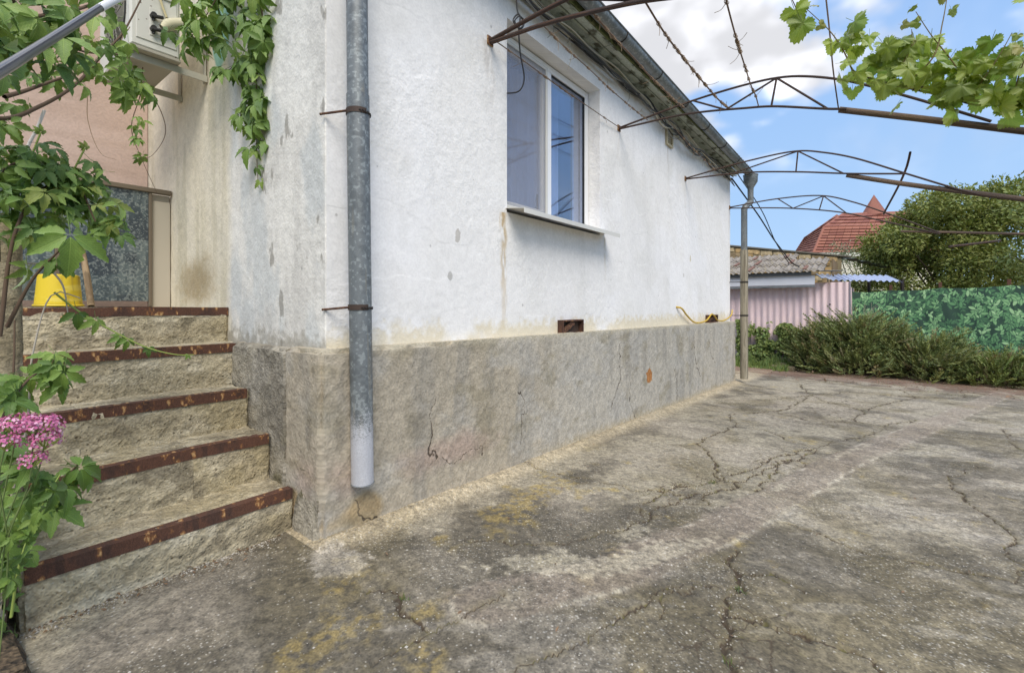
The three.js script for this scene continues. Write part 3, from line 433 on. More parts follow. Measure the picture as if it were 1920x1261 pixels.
for (const [xa, xb, ya, yb] of [[2.25, 2.61, 0.905, 1.03], [6.66, 7.2, 0.885, 1.01]]) {
  const t = 0.012, z0 = -0.079, z1 = -0.022, v = new THREE.Group(); v.name = 'air_brick'; house.add(v);
  part(v, 'duct', boxUV(merge([box(xa, ya, z0, xa + t, yb, z1), box(xb - t, ya, z0, xb, yb, z1), box(xa + t, yb - t, z0, xb - t, yb, z1), box(xa + t, ya, z0, xb - t, ya + t, z1)]), 1.5), rustMat);
  part(v, 'back_plate', boxUV(box(xa + t, ya + t, z0, xb - t, yb - t, z0 + 0.008), 1.5), std({ color: C(0x4a3a30) })); part(v, 'damper', beam(V(xa + 0.05, ya + 0.02, z0 + 0.02), V(xb - 0.16, yb - 0.02, z1 - 0.012), 0.006, 0.05), rustMat);
}
// ---- drainpipes
{
  const P = thing('drainpipe', 'thick mottled galvanised drainpipe at the near corner with a white sprayed foot', 'drainpipe', [0.17, 0.25, 0.045]);
  const sprayed = galv(118, 9, true), top = galv(120, 17, false);
  const pipe = (a, b, r, m) => { const g = new THREE.CylinderGeometry(r, r * 0.985, a.distanceTo(b), 28, 1, true); planarUVcyl(g); const d = a.clone().sub(b).normalize(); g.applyQuaternion(new THREE.Quaternion().setFromUnitVectors(V(0, 1, 0), d)); const c = a.clone().add(b).multiplyScalar(0.5); g.translate(c.x, c.y, c.z); return [g, m]; };
  function planarUVcyl() { }
  const A = V(0.163, 3.72, 0.045), B = V(0.178, 2.19, 0.045), D = V(0.205, 0.245, 0.045);
  part(P, 'pipe_section', ...pipe(A, B, 0.0535, top)); part(P, 'pipe_section', ...pipe(B.clone().add(V(0, 0.03, 0)), D, 0.0565, sprayed));
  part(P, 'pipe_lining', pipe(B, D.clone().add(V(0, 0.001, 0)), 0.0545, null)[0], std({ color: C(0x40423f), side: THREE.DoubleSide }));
  part(P, 'rolled_rim', new THREE.TorusGeometry(0.0555, 0.0035, 6, 28).rotateX(Math.PI / 2).translate(0.205, 0.246, 0.045), sprayed);
  for (const [x, y] of [[0.179, 2.13], [0.191, 1.145]]) { const b = new THREE.Group(); b.name = 'bracket'; P.add(b);
    const h = new THREE.CylinderGeometry(0.059, 0.059, 0.028, 24, 1, true, 0, Math.PI * 1.1); h.rotateY(Math.PI * 0.95); h.translate(x, y, 0.045); part(b, 'strap', h, std({ color: C(0x4a3c34), metalness: 0.3, roughness: 0.7, side: THREE.DoubleSide }));
    const pts = []; for (let k = 0; k <= 30; k++) { const a = -0.5 + k / 30 * 2.6; pts.push(V(x + Math.sin(a) * 0.061, y + 0.008 * Math.sin(k * 2.4) - 0.004, 0.045 + Math.cos(a) * 0.061)); } part(b, 'wire', tube(pts, 0.0028, 5, 2), darkIron);
    part(b, 'spike', bar(V(x - 0.055, y, 0.03), V(x - 0.13, y - 0.012, -0.09), 0.006), rustMat); }
}
{
  const P = thing('drainpipe', 'slim grey drainpipe with a hopper head at the far corner of the white house', 'drainpipe', [8.30, -0.2, 0.10]);
  const g2 = galv(112, 41, false), asb = std({ ...maps(128, 512, (u, v, o) => { const a = fbm(u * 6, v * 20, 4), g = n2(u * 80, v * 300), c = [146, 138, 120]; mixc(c, [112, 104, 88], ss(0.45, 0.7, a)); mixc(c, [172, 164, 146], ss(0.6, 0.75, fbm(u * 9 + 3, v * 30, 3)) * 0.6); const k = 0.88 + 0.24 * g; o[0] = c[0] * k; o[1] = c[1] * k; o[2] = c[2] * k; o[3] = a; }), bumpScale: 0.003 });
  const px = 8.36, pz = 0.14;
  const hop = new THREE.LatheGeometry([[0.052, 0], [0.053, 0.10], [0.12, 0.21], [0.125, 0.33], [0.132, 0.335], [0.132, 0.345], [0.118, 0.345], [0.112, 0.22], [0.046, 0.11], [0.046, 0.0]].map(([r, y]) => new THREE.Vector2(r, y)), 24); hop.translate(8.53, 3.28, 0.215); part(P, 'hopper', hop, g2);
  part(P, 'pipe_section', tube([V(8.53, 3.33, 0.215), V(8.53, 3.14, 0.215)], 0.052, 18, 2), g2); part(P, 'offset_bend', tube([V(8.53, 3.17, 0.215), V(8.53, 3.12, 0.214), V(8.38, 3.00, 0.15), V(px, 2.93, pz)], 0.054, 18, 8), g2);
  part(P, 'pipe_section', tube([V(px, 2.98, pz), V(px, 2.15, pz)], 0.055, 18, 2), g2); part(P, 'pipe_section', tube([V(px, 2.20, pz), V(px - 0.01, -0.20, pz)], 0.068, 18, 4), asb);
  part(P, 'pipe_foot', new THREE.CylinderGeometry(0.066, 0.066, 0.004, 18).translate(px - 0.01, -0.198, pz), std({ color: C(0x2c2925) }));
  for (const y of [1.60, 0.98]) part(P, 'clamp', merge([new THREE.CylinderGeometry(0.0715, 0.0715, 0.03, 20, 1, true).translate(px - 0.004, y, pz), bar(V(px - 0.07, y, pz - 0.02), V(8.2, y, -0.1), 0.007)]), darkIron);
}
// ---- cables
const cableMats = [0x8d8d88, 0x2a2a2a, 0xb5ad98, 0x3b3a38, 0x9a958a].map((c) => std({ color: C(c), roughness: 0.6 }));
{
  const t = thing('cable_bundle', 'tangle of loose grey and black cables strung along under the eaves', 'cables', [4, 3.5, -0.03]); const R = rng(77);
  for (let i = 0; i < 9; i++) { const pts = [], z0 = -0.06 + 0.012 * i, y0 = 3.62 - R() * 0.05; for (let k = 0; k <= 16; k++) { const x = 0.9 + k * 0.455; const d = k > 7 ? 1 : 0.55; pts.push(V(x + (R() - 0.5) * 0.1, y0 - d * (0.02 + R() * (i < 5 ? 0.12 : 0.2)), Math.max(-0.066, z0 + (R() - 0.5) * 0.05 * d))); } part(t, 'cable', tube(pts, 0.006 + 0.004 * R(), 5, 6), cableMats[i % 5]); }
  for (let i = 0; i < 14; i++) { const x = 1.9 + R() * 5.6, y = 3.57 - R() * 0.05, l = 0.08 + R() * 0.25; part(t, 'loose_end', tube([V(x, y, -0.03), V(x + 0.03, y - l * 0.5, -0.01), V(x + (R() - 0.5) * 0.12, y - l, -0.03)], 0.003, 4, 4), cableMats[i % 3 * 2]); }
}
{
  const pts = [[1.49, 3.62, 0.0], [1.49, 3.39, 0.05], [1.49, 3.27, 0.07], [1.525, 3.22, 0.10], [1.49, 3.16, 0.08], [1.455, 3.21, 0.05], [1.49, 3.265, 0.07], [1.53, 3.21, 0.09], [1.495, 3.155, 0.08], [1.46, 3.205, 0.06], [1.495, 3.25, 0.08], [1.495, 3.14, 0.07], [1.54, 3.01, 0.05], [1.60, 2.84, 0.04], [1.58, 2.76, 0.01], [1.53, 2.745, -0.07]];
  solo('cable', 'black cable hanging in a small coil in front of the window', 'cable', tube(VV(pts), 0.0055, 6, 8), std({ color: C(0x1d1d1e), roughness: 0.5 }));
  solo('hose', 'thin yellow hose looped along the ledge of the grey plinth', 'hose', tube(VV([[5.277, 1.14, -0.085], [5.34, 1.13, -0.04], [5.6, 1.02, -0.035], [5.95, 0.915, -0.04], [6.35, 0.905, -0.035], [6.6, 0.94, -0.03], [6.75, 1.02, -0.012], [6.9, 1.0, -0.01], [7.1, 0.93, -0.02], [7.35, 0.902, -0.035], [7.7, 0.91, -0.03], [8.1, 1.0, -0.02], [8.28, 1.08, -0.05]]), 0.013, 8, 8), phys({ color: C(0xc9a52c), roughness: 0.4, clearcoat: 0.3 }));
  solo('cable', 'thicker overhead black cable sagging from the far eaves to the slate shed', 'cable', tube(VV([[8.2, 3.54, -0.04], [9.33, 3.03, 0.18], [11.3, 2.58, 0.26], [13.30, 2.2, 0.45], [14.0, 2.32, 0.7]]), 0.014, 5, 8), std({ color: C(0x26272a) }));
  solo('cable', 'thinner overhead black cable running above the thicker one to the slate shed', 'cable', tube(VV([[8.45, 3.68, 0.0], [10.53, 3.23, 0.08], [11.6, 2.72, 0.15], [13.18, 2.30, 0.23]]), 0.010, 5, 8), std({ color: C(0x26272a) }));
}
// ------------------------------------------------------------------ the steps
const stepTex = maps(1024, 1024, (u, v, o) => {
  const x = u * 2, y = v * 2; const a = fbm(x * 3, y * 3, 4), b = fbm(x * 10, y * 13, 4), f = fbm(x * 38, y * 46, 3), g = n2(x * 170, y * 170), lay = fbm(x * 2.2, y * 16, 4);
  const c = [190, 178, 150]; mixc(c, [212, 202, 178], ss(0.48, 0.68, b) * 0.7); mixc(c, [156, 143, 116], ss(0.46, 0.68, lay) * 0.45); mixc(c, [164, 148, 108], ss(0.5, 0.7, a) * 0.4); mixc(c, [122, 112, 92], ss(0.58, 0.72, fbm(x * 6 + 31, y * 8, 5)) * 0.6);
  mixc(c, [206, 198, 178], dots(x, y, 0.03, 0.3, 0.002, 0.007, 4) * 0.7); const d = dots(x, y, 0.035, 0.35, 0.002, 0.007, 14); mixc(c, [116, 104, 82], d * 0.5);
  const k = 0.82 + 0.22 * g + 0.3 * (f - 0.5); o[0] = c[0] * k; o[1] = c[1] * k; o[2] = c[2] * k; o[3] = 0.55 + (b - 0.5) * 0.5 + (f - 0.5) * 0.7 - d * 0.35 + (g - 0.5) * 0.2;
});
const stepMat = std({ ...stepTex, bumpScale: 0.014 });
const stairs = thing('staircase', 'five worn concrete steps with rusty steel edges climbing beside the house', 'steps', [-0.45, 0, -0.25]);
{
  const TY = [0.212, 0.450, 0.668, 0.918, 1.140], TZ = [-0.247, -0.511, -0.777, -1.030, -1.283], XL = [-0.985, -0.95, -0.95, -0.95, -0.95], XR = [-0.002, -0.002, -0.002, 0.082, 0.088];
  for (let i = 0; i < 5; i++) {
    const back = i < 4 ? TZ[i + 1] - 0.03 : -2.6, bottom = i ? TY[i - 1] - 0.04 : -0.15, xr = XR[i], xl = i === 4 ? -2.6 : XL[i];
    const s = part(stairs, 'step', boxUV(rough(xl, bottom, back, xr, TY[i], TZ[i], i === 4 ? 0.024 : 0.015, 0.011, 20 + i * 7, { freq: 9, edge: 0.010 }), 0.5, i * 0.37, i * 0.23), stepMat);
    // steel angle let into the nosing
    const y = TY[i] + 0.004, z = TZ[i] + 0.006, h = 0.052, dpt = 0.05, t = 0.006, R = rng(i + 5), n = 24, L = [];
    const xa = i === 4 ? -0.97 : xl + 0.012, xb = xr - 0.012;
    const sh = new THREE.Shape(); sh.moveTo(0, 0); sh.lineTo(0, -h); sh.lineTo(-t, -h); sh.lineTo(-t, -t); sh.lineTo(-dpt, -t); sh.lineTo(-dpt, 0); sh.lineTo(0, 0);
    const g = new THREE.ExtrudeGeometry(sh, { depth: xb - xa, steps: n, bevelEnabled: false }); g.rotateY(Math.PI / 2); const p = g.attributes.position;   // local x -> -z, extrusion -> +x
    for (let k = 0; k < p.count; k++) { const X = p.getX(k) + xa, Y = p.getY(k), Z = -p.getZ(k); p.setXYZ(k, X, Y + y + 0.006 * (n2(X * 3 + i * 9, 1) - 0.5), Z + z + 0.008 * (n2(X * 4 + i * 5, 7) - 0.5)); }
    // mirrored in z above: flip the winding
    for (let k = 0; k < p.count; k += 3) { const q = [p.getX(k), p.getY(k), p.getZ(k)]; p.setXYZ(k, p.getX(k + 1), p.getY(k + 1), p.getZ(k + 1)); p.setXYZ(k + 1, ...q); }
    g.computeVertexNormals(); part(s, 'steel_edge', boxUV(g, 2.3, i * 0.31, i * 0.17), rustMat);
  }
}
part(stairs, 'support_wall', boxUV(rough(-2.56, -0.2, -2.58, -0.02, 0.86, -1.32, 0.05, 0.012, 44), 0.5), stepMat);
// what stands left of and behind the steps
const bedMat = std({ ...maps(256, 256, (u, v, o) => { const a = fbm(u * 9, v * 9, 5), g = n2(u * 128, v * 128), c = [92, 78, 60]; mixc(c, [62, 52, 40], ss(0.4, 0.65, a)); const k = 0.7 + 0.6 * g; o[0] = c[0] * k; o[1] = c[1] * k; o[2] = c[2] * k; o[3] = g; }), bumpScale: 0.012 });
struct('flower_bed', boxUV(rough(-2.5, -0.2, -1.9, -1.0, 0.05, 0.10, 0.05, 0.05, 90, { freq: 6 }), 1), bedMat);
solo('kerb', 'low crumbling concrete kerb hidden under the creeper left of the steps', 'kerb', boxUV(rough(-1.16, -0.1, -1.6, -1.03, 0.62, -0.14, 0.03, 0.022, 61), 0.5), stepMat);
{
  const post = thing('concrete_post', 'square weathered concrete post in the creeper left of the steps', 'post', [-0.985, 0, -0.5]);
  part(post, 'shaft', boxUV(rough(-1.022, 0.0, -0.545, -0.952, 1.475, -0.475, 0.02, 0.005, 71, { edge: 0.006 }), 0.8), std({ ...stepTex, bumpScale: 0.006, color: C(0xcfccc6) }));
  part(post, 'reinforcing_rod', tube(VV([[-0.99, 1.46, -0.51], [-0.99, 1.52, -0.51], [-0.985, 1.58, -0.505]]), 0.004, 5, 3), rustMat);
}
// glazed lean-to at the head of the steps, with the neighbour's pink wall behind
const pinkTex = maps(512, 512, (u, v, o) => { const a = fbm(u * 5, v * 5, 4), s = fbm(u * 3, v * 26, 3), g = n2(u * 256, v * 256), c = [198, 174, 160]; mixc(c, [186, 162, 148], ss(0.4, 0.7, a) * 0.7); mixc(c, [214, 190, 178], ss(0.5, 0.7, s) * 0.4); const k = 0.96 + 0.07 * g; o[0] = c[0] * k; o[1] = c[1] * k; o[2] = c[2] * k; o[3] = a * 0.6 + g * 0.4; });
{
  const t = thing('neighbour_house', 'smooth pink rendered wall of the building behind the steps', 'building', [-2.0, 0, -3.2]);
  part(t, 'wall', boxUV(box(-1.15, 0, -3.45, 0.075, 4.3, -3.02), 0.4), std({ ...pinkTex, bumpScale: 0.003 }));
  part(t, 'return_wall', boxUV(box(-3.6, 0, -3.85, -1.155, 3.2, -3.45), 0.4), std({ color: C(0xe6e2da) }));
  part(t, 'coping', cbox(-1.2, 4.301, -3.5, 0.07, 4.36, -2.97), std({ color: C(0x8a8378) }));
}
{
  const t = thing('glazed_screen', 'dark grimy glass panel in a thin frame at the top of the steps', 'glass screen', [-0.4, 1.14, -2.4]);
  const wood = std({ color: C(0x6d6252), roughness: 0.85 }), pale = std({ color: C(0xb8b0a0), roughness: 0.85 });
  const gm = phys({ ...maps(512, 512, (u, v, o) => { const a = fbm(u * 7, v * 4, 4), st = fbm(u * 40, v * 4, 4), sp = fbm(u * 70, v * 70, 3), c = [62, 74, 78]; mixc(c, [124, 134, 130], ss(0.34, 0.70, st * 0.5 + a * 0.5) * 0.6); mixc(c, [34, 42, 50], ss(0.5, 0.7, fbm(u * 4 + 9, v * 4, 4)) * 0.7); mixc(c, [150, 156, 150], ss(0.52, 0.66, sp) * 0.6); mixc(c, [172, 176, 168], dots(u, v, 0.03, 0.35, 0.002, 0.006, 6) * 0.6); o[0] = c[0]; o[1] = c[1]; o[2] = c[2]; o[3] = sp; }, true, true), bumpScale: 0.002, roughness: 0.35, clearcoat: 0.4, clearcoatRoughness: 0.25 });
  const z = -2.4;
  part(t, 'glass_panel', boxUV(box(-0.58, 1.19, z - 0.008, -0.075, 2.045, z), 1.2), gm); part(t, 'glass_panel', boxUV(box(-1.3, 1.19, z - 0.008, -0.61, 2.045, z), 1.2, 0.6), gm);
  part(t, 'top_rail', cbox(-1.35, 2.046, z - 0.03, 0.073, 2.082, z + 0.022), wood); part(t, 'stile', cbox(-0.074, 1.15, z - 0.02, -0.052, 2.045, z + 0.012), wood); part(t, 'stile', cbox(-0.608, 1.15, z - 0.02, -0.582, 2.045, z + 0.012), wood);
  part(t, 'jamb', boxUV(cbox(-0.050, 1.10, z - 0.08, 0.074, 1.99, z - 0.012), 1), pale); part(t, 'jamb_head', cbox(-0.051, 1.992, z - 0.07, 0.074, 2.044, z - 0.034), pale); part(t, 'bottom_rail', cbox(-1.35, 1.128, z - 0.06, -0.052, 1.149, z - 0.02), std({ color: C(0x3b322a) }));
}
{
  const b = thing('bucket', 'yellow plastic bucket turned upside down on the landing', 'bucket', [-0.645, 1.145, -1.98]);
  const m = phys({ ...maps(256, 256, (u, v, o) => { const a = fbm(u * 12, v * 5, 4), s = fbm(u * 4, v * 40, 3), c = [212, 186, 36]; mixc(c, [186, 160, 40], ss(0.45, 0.7, a) * 0.6); mixc(c, [226, 210, 120], ss(0.60, 0.68, s) * 0.5); mixc(c, [140, 118, 60], ss(0.62, 0.75, a) * 0.5); o[0] = c[0]; o[1] = c[1]; o[2] = c[2]; }), bumpScale: 0.0005, roughness: 0.55 });
  part(b, 'tub', new THREE.LatheGeometry([[0, 0.205], [0.090, 0.205], [0.098, 0.198], [0.113, 0.02], [0.112, 0.018], [0.094, 0.192], [0, 0.195]].map(([r, y]) => new THREE.Vector2(r, y)), 40).translate(-0.645, 1.145, -1.98), m);
  part(b, 'rim', new THREE.TorusGeometry(0.115, 0.007, 8, 40).rotateX(Math.PI / 2).translate(-0.645, 1.156, -1.98), m);
  const s = new THREE.CatmullRomCurve3(VV([[-0.53, 1.15, -1.75], [-0.525, 1.32, -1.88], [-0.50, 1.55, -2.2]]));
  const g = new THREE.TubeGeometry(s, 10, 0.018, 6); solo('wooden_stake', 'rough wooden stake leaning on the glass screen beside the bucket', 'stake', g, std({ ...maps(64, 256, (u, v, o) => { const a = fbm(u * 10, v * 4, 3), c = [150, 128, 98]; mixc(c, [110, 92, 68], ss(0.4, 0.7, a)); o[0] = c[0]; o[1] = c[1]; o[2] = c[2]; o[3] = a; }), bumpScale: 0.004 }));
}
// air conditioner on its brackets
{
  const t = thing('air_conditioner', 'white outdoor air conditioner unit on brackets high on the end wall', 'air conditioner', [-0.24, 2.80, -1.95]);
  const white = std({ ...maps(256, 256, (u, v, o) => { const a = fbm(u * 5, v * 5, 4), c = [212, 210, 200]; mixc(c, [186, 182, 168], ss(0.5, 0.75, a) * 0.6); mixc(c, [96, 80, 64], dots(u, v, 0.06, 0.3, 0.004, 0.010, 3) * 0.8); o[0] = c[0]; o[1] = c[1]; o[2] = c[2]; o[3] = 0.5; }), roughness: 0.55 }), dark = std({ color: C(0x2b2a28), roughness: 0.6 });
  const x0 = -0.375, x1 = -0.105, y0 = 2.812, y1 = 3.37, z0 = -2.36, z1 = -1.585;
  part(t, 'casing', boxUV(cbox(x0, y0, z0, x1, y1, z1, 0.012), 1.3), white);
  part(t, 'base_pan', boxUV(cbox(x0 - 0.004, y0 - 0.022, z0 - 0.004, x1 + 0.004, y0 - 0.001, z1 + 0.004, 0.004), 1.3), std({ color: C(0xa9a395) }));
  part(t, 'side_panel', boxUV(cbox(x0 + 0.03, y0 + 0.05, z1 + 0.0005, x1 - 0.02, y1 - 0.04, z1 + 0.006, 0.003), 1.3, 0.4), white);
  part(t, 'valve_recess', cbox(x0 + 0.10, y0 + 0.09, z1 + 0.0065, x0 + 0.185, y0 + 0.27, z1 + 0.010, 0.002), white);
  const gr = new THREE.Group(); gr.name = 'fan_grille'; t.add(gr); const c = V(x0 - 0.012, (y0 + y1) / 2, -1.90);
  part(gr, 'fan_well', new THREE.CylinderGeometry(0.235, 0.235, 0.006, 32).rotateZ(Math.PI / 2).translate(x0 - 0.004, c.y, c.z), dark);
  const mesh = []; for (let i = 1; i <= 9; i++) mesh.push(new THREE.TorusGeometry(0.026 * i, 0.0028, 4, 30).rotateY(Math.PI / 2).translate(c.x, c.y, c.z)); for (let i = 0; i < 16; i++) { const a = i / 16 * Math.PI * 2; mesh.push(bar(V(c.x - 0.002, c.y + Math.cos(a) * 0.03, c.z + Math.sin(a) * 0.03), V(c.x - 0.002, c.y + Math.cos(a) * 0.237, c.z + Math.sin(a) * 0.237), 0.0025, 4)); }
  part(gr, 'guard_wires', merge(mesh), std({ color: C(0x8e8b80) }));
  for (const y of [y0 + 0.13, y0 + 0.215]) { const v = new THREE.Group(); v.name = 'valve'; t.add(v); part(v, 'valve_body', merge([bar(V(x0 + 0.115, y, z1 + 0.01), V(x0 + 0.115, y, z1 + 0.045), 0.017, 8), bar(V(x0 + 0.10, y - 0.012, z1 + 0.035), V(x0 + 0.165, y + 0.004, z1 + 0.035), 0.012, 8)]), dark); part(v, 'valve_cap', bar(V(x0 + 0.115, y - 0.014, z1 + 0.028), V(x0 + 0.115, y - 0.034, z1 + 0.028), 0.009, 6), dark); }
  const wrap = tube(VV([[x0 + 0.16, y0 + 0.15, z1 + 0.035], [x0 + 0.20, y0 + 0.19, z1 + 0.04], [x0 + 0.27, y0 + 0.23, z1 + 0.03], [-0.02, y0 + 0.29, z1 + 0.02], [0.07, y0 + 0.34, z1 + 0.01]]), 0.034, 14, 14); { const p = wrap.attributes.position, n = wrap.attributes.normal; for (let i = 0; i < p.count; i++) { const r = Math.floor(i / 15), k = (r % 3 === 0 ? 0.004 : 0) - 0.016 * ss(8, 0, r); p.setXYZ(i, p.getX(i) + n.getX(i) * k, p.getY(i) + n.getY(i) * k, p.getZ(i) + n.getZ(i) * k); } }
  part(t, 'taped_pipes', wrap, std({ color: C(0xcdc6a8), roughness: 0.8 })); part(t, 'wiring', tube(VV([[x0 + 0.14, y1 - 0.08, z1 + 0.012], [x0 + 0.15, y0 + 0.34, z1 + 0.03], [x0 + 0.18, y0 + 0.22, z1 + 0.05]]), 0.008, 6, 8), std({ color: C(0xc4b78e) }));
  part(t, 'terminal_cover', cbox(x0 + 0.11, y0 + 0.355, z1 + 0.0065, x1 - 0.03, y0 + 0.47, z1 + 0.016, 0.004), white);
  const brm = std({ color: C(0xb4b1a4), roughness: 0.6 });
  for (const z of [-1.64, -2.15]) { const b = new THREE.Group(); b.name = 'bracket'; t.add(b); part(b, 'arm', cbox(-0.40, 2.742, z - 0.004, 0.078, 2.788, z + 0.004, 0.002), brm); part(b, 'arm_flange', cbox(-0.40, 2.7765, z - 0.045, 0.078, 2.788, z - 0.0045, 0.002), brm); part(b, 'wall_plate', cbox(0.062, 2.738, z - 0.0445, 0.0715, 3.0, z - 0.0055, 0.002), brm); }
}
// ------------------------------------------------------------------ pergola of welded arches
const ironTex = maps(256, 256, (u, v, o) => { const a = fbm(u * 8, v * 30, 4), g = n2(u * 100, v * 200), c = [74, 62, 58]; mixc(c, [104, 74, 56], ss(0.5, 0.7, a)); mixc(c, [48, 42, 42], ss(0.5, 0.7, fbm(u * 9 + 7, v * 20, 3)) * 0.6); const k = 0.8 + 0.4 * g; o[0] = c[0] * k; o[1] = c[1] * k; o[2] = c[2] * k; o[3] = g; });
const ironMat = std({ ...ironTex, bumpScale: 0.001, roughness: 0.85, metalness: 0.2 }), pipeMat = std({ ...maps(256, 512, (u, v, o) => { const a = fbm(u * 6, v * 18, 4), g = n2(u * 100, v * 300), c = [92, 78, 68]; mixc(c, [118, 98, 78], ss(0.45, 0.7, a)); mixc(c, [72, 60, 52], ss(0.5, 0.75, fbm(u * 5 + 3, v * 9, 4)) * 0.8); const k = 0.82 + 0.36 * g; o[0] = c[0] * k; o[1] = c[1] * k; o[2] = c[2] * k; o[3] = g; }), bumpScale: 0.002, metalness: 0.15, roughness: 0.8 });
function truss(x, label, r, upper, lower, struts, pipe, rp) {
  const t = thing('pergola_arch', label, 'pergola', [x, 3.0, 0], 'welded pergola arches fixed to the long white wall'); const w = (l, dx = 0) => l.map(([z, y]) => V(x + dx, y, z));
  part(t, 'upper_chord', tube(w(upper), r, 8, 8), ironMat); part(t, 'lower_chord', tube(w(lower), r, 8, 8), ironMat);
  for (const [a, b] of struts) part(t, 'strut', bar(V(x, a[1], a[0]), V(x, b[1], b[0]), r * 0.85, 7), ironMat);
  if (pipe) { part(t, 'pipe', tube(w(pipe, r + rp * 0.6), rp, 12, 4), pipeMat); const e = pipe[pipe.length - 1]; part(t, 'pipe_post', bar(V(x, gy(x) - 0.05, e[0] + 0.02), V(x, e[1], e[0] + 0.02), rp, 10), pipeMat); }
  part(t, 'anchor_plate', cbox(x - 0.03, upper[0][1] - 0.035, -0.0795, x + 0.03, upper[0][1] + 0.03, -0.068, 0.002), rustMat);
  return t;
}
truss(1.345, 'nearest rusty arch of the pergola, fixed to the wall above the window', 0.0145, [[-0.08, 3.06], [0.25, 3.085], [0.556, 3.10], [1.0, 3.09], [1.5, 3.02], [2.1, 2.84], [2.7, 2.55]], [[-0.08, 3.045], [0.392, 3.005], [0.709, 2.956], [1.1, 2.878], [1.6, 2.72], [2.2, 2.5], [2.7, 2.54]].slice(0, 6).concat([[2.7, 2.36]]), [[[0.58, 3.10], [1.1, 2.88]], [[1.1, 2.88], [1.5, 3.02]], [[1.5, 3.02], [1.8, 2.66]]], [[2.2, 2.5], [2.9, 2.3], [4.6, 1.85]], 0.028);
truss(3.465, 'second rusty arch from the camera, carrying the grapevine pipe', 0.0105, [[-0.08, 3.066], [0.703, 3.151], [1.176, 3.169], [1.419, 3.156], [1.604, 3.115], [1.902, 2.992], [2.3, 2.75], [2.75, 2.45]], [[-0.08, 3.056], [0.65, 3.034], [1.176, 2.955], [1.378, 2.917], [1.82, 2.779], [1.92, 2.755]], [[[0.70, 3.151], [1.0, 2.985]], [[1.0, 2.985], [1.419, 3.155]], [[1.419, 3.155], [1.378, 2.917]], [[1.419, 3.155], [1.79, 2.79]]], [[1.87, 2.768], [2.4, 2.56], [2.904, 2.355], [4.7, 1.66]], 0.025);
truss(5.66, 'third rusty arch of the pergola, its pipe running out over the yard', 0.0105, [[-0.08, 2.995], [0.728, 3.089], [1.322, 3.106], [1.6, 3.03], [1.882, 2.913], [2.366, 2.639], [2.8, 2.393], [2.95, 2.32]], [[-0.08, 2.985], [0.728, 2.94], [1.34, 2.839], [1.83, 2.733], [2.35, 2.64]], [[[0.55, 2.955], [1.322, 3.104]], [[1.322, 3.104], [1.30, 2.845]], [[1.322, 3.104], [1.80, 2.735]]], [[1.82, 2.722], [2.366, 2.525], [3.267, 2.231], [4.8, 1.75]], 0.027);
truss(8.2, 'farthest rusty arch of the pergola beside the hopper drainpipe', 0.011, [[-0.08, 3.0], [0.725, 3.049], [1.392, 3.003], [1.8, 2.84], [2.196, 2.623], [2.85, 2.234]], [[-0.08, 2.985], [0.888, 2.859], [1.648, 2.691], [2.2, 2.48], [2.84, 2.225]], [[[0.72, 3.045], [0.95, 2.85]], [[0.95, 2.85], [1.392, 3.0]], [[1.392, 3.0], [1.33, 2.765]], [[1.392, 3.0], [1.70, 2.68]]], [[2.39, 2.311], [3.0, 2.235], [3.687, 2.146], [4.9, 2.0]], 0.018);
solo('rebar', 'bent loose reinforcing bar standing up across the third arch', 'rod', tube(VV([[5.61, 2.86, 2.40], [5.80, 2.76, 2.38], [6.06, 2.64, 2.33], [6.84, 2.43, 2.19], [8.16, 2.62, 2.2]]), 0.012, 6, 6), ironMat);
solo('rebar', 'short rusty bar jutting out below the farthest arch', 'rod', bar(V(8.33, 2.04, 2.95), V(8.8, 2.13, 3.55), 0.018, 7), ironMat);
// trellis wires with dry tendrils still twisted round them
const wireMat = std({ color: C(0x6e5847), roughness: 0.85 }), twigMat = std({ color: C(0x8a7660), roughness: 0.95 });
function wire(label, a, b, sag, n, seed, r = 0.004) {
  const t = thing('trellis_wire', label, 'wire', [a[0], a[1], a[2]], 'wires strung between the pergola arches'), R = rng(seed), A = V(...a), B = V(...b), pts = [];
  for (let i = 0; i <= 6; i++) { const q = A.clone().lerp(B, i / 6); q.y -= sag * 4 * (i / 6) * (1 - i / 6); q.y += (R() - 0.5) * 0.012; q.z += (R() - 0.5) * 0.012; pts.push(q); }
  const c = new THREE.CatmullRomCurve3(pts, false, 'centripetal'); part(t, 'strand', new THREE.TubeGeometry(c, 50, r, 5), wireMat);
  const bits = []; for (let i = 0; i < n; i++) { const p = c.getPointAt(0.03 + 0.94 * R()), l = 0.03 + R() * 0.07, d = V(R() - 0.5, R() - 0.7, R() - 0.5).normalize(); const coil = []; for (let k = 0; k < 8; k++) coil.push(p.clone().add(V((k - 4) * 0.006, Math.sin(k * 1.9) * (r + 0.005), Math.cos(k * 1.9) * (r + 0.005)))); bits.push(tube(coil, 0.0022, 4, 3)); if (R() < 0.75) bits.push(tube([p, p.clone().addScaledVector(d, l * 0.5).add(V(R() * 0.02, 0, 0)), p.clone().addScaledVector(d, l)], 0.0018, 4, 4)); }
  part(t, 'dry_tendrils', merge(bits), twigMat); return t;
}
wire('rusty wire crossing right in front of the window pane', [1.345, 3.04, -0.02], [3.465, 3.06, -0.05], 0.02, 10, 1);
wire('rusty wire above the window with dry tendrils', [1.345, 3.005, 0.38], [3.465, 3.075, 0.24], 0.02, 22, 2);
wire('wire with a thick twist of dry vine below the gutter', [1.345, 2.95, 0.75], [3.465, 3.10, 0.62], 0.03, 26, 3, 0.006);
wire('wire dropping across the white cloud to the second arch', [1.345, 2.885, 1.08], [3.465, 2.99, 1.02], 0.05, 30, 4, 0.006);
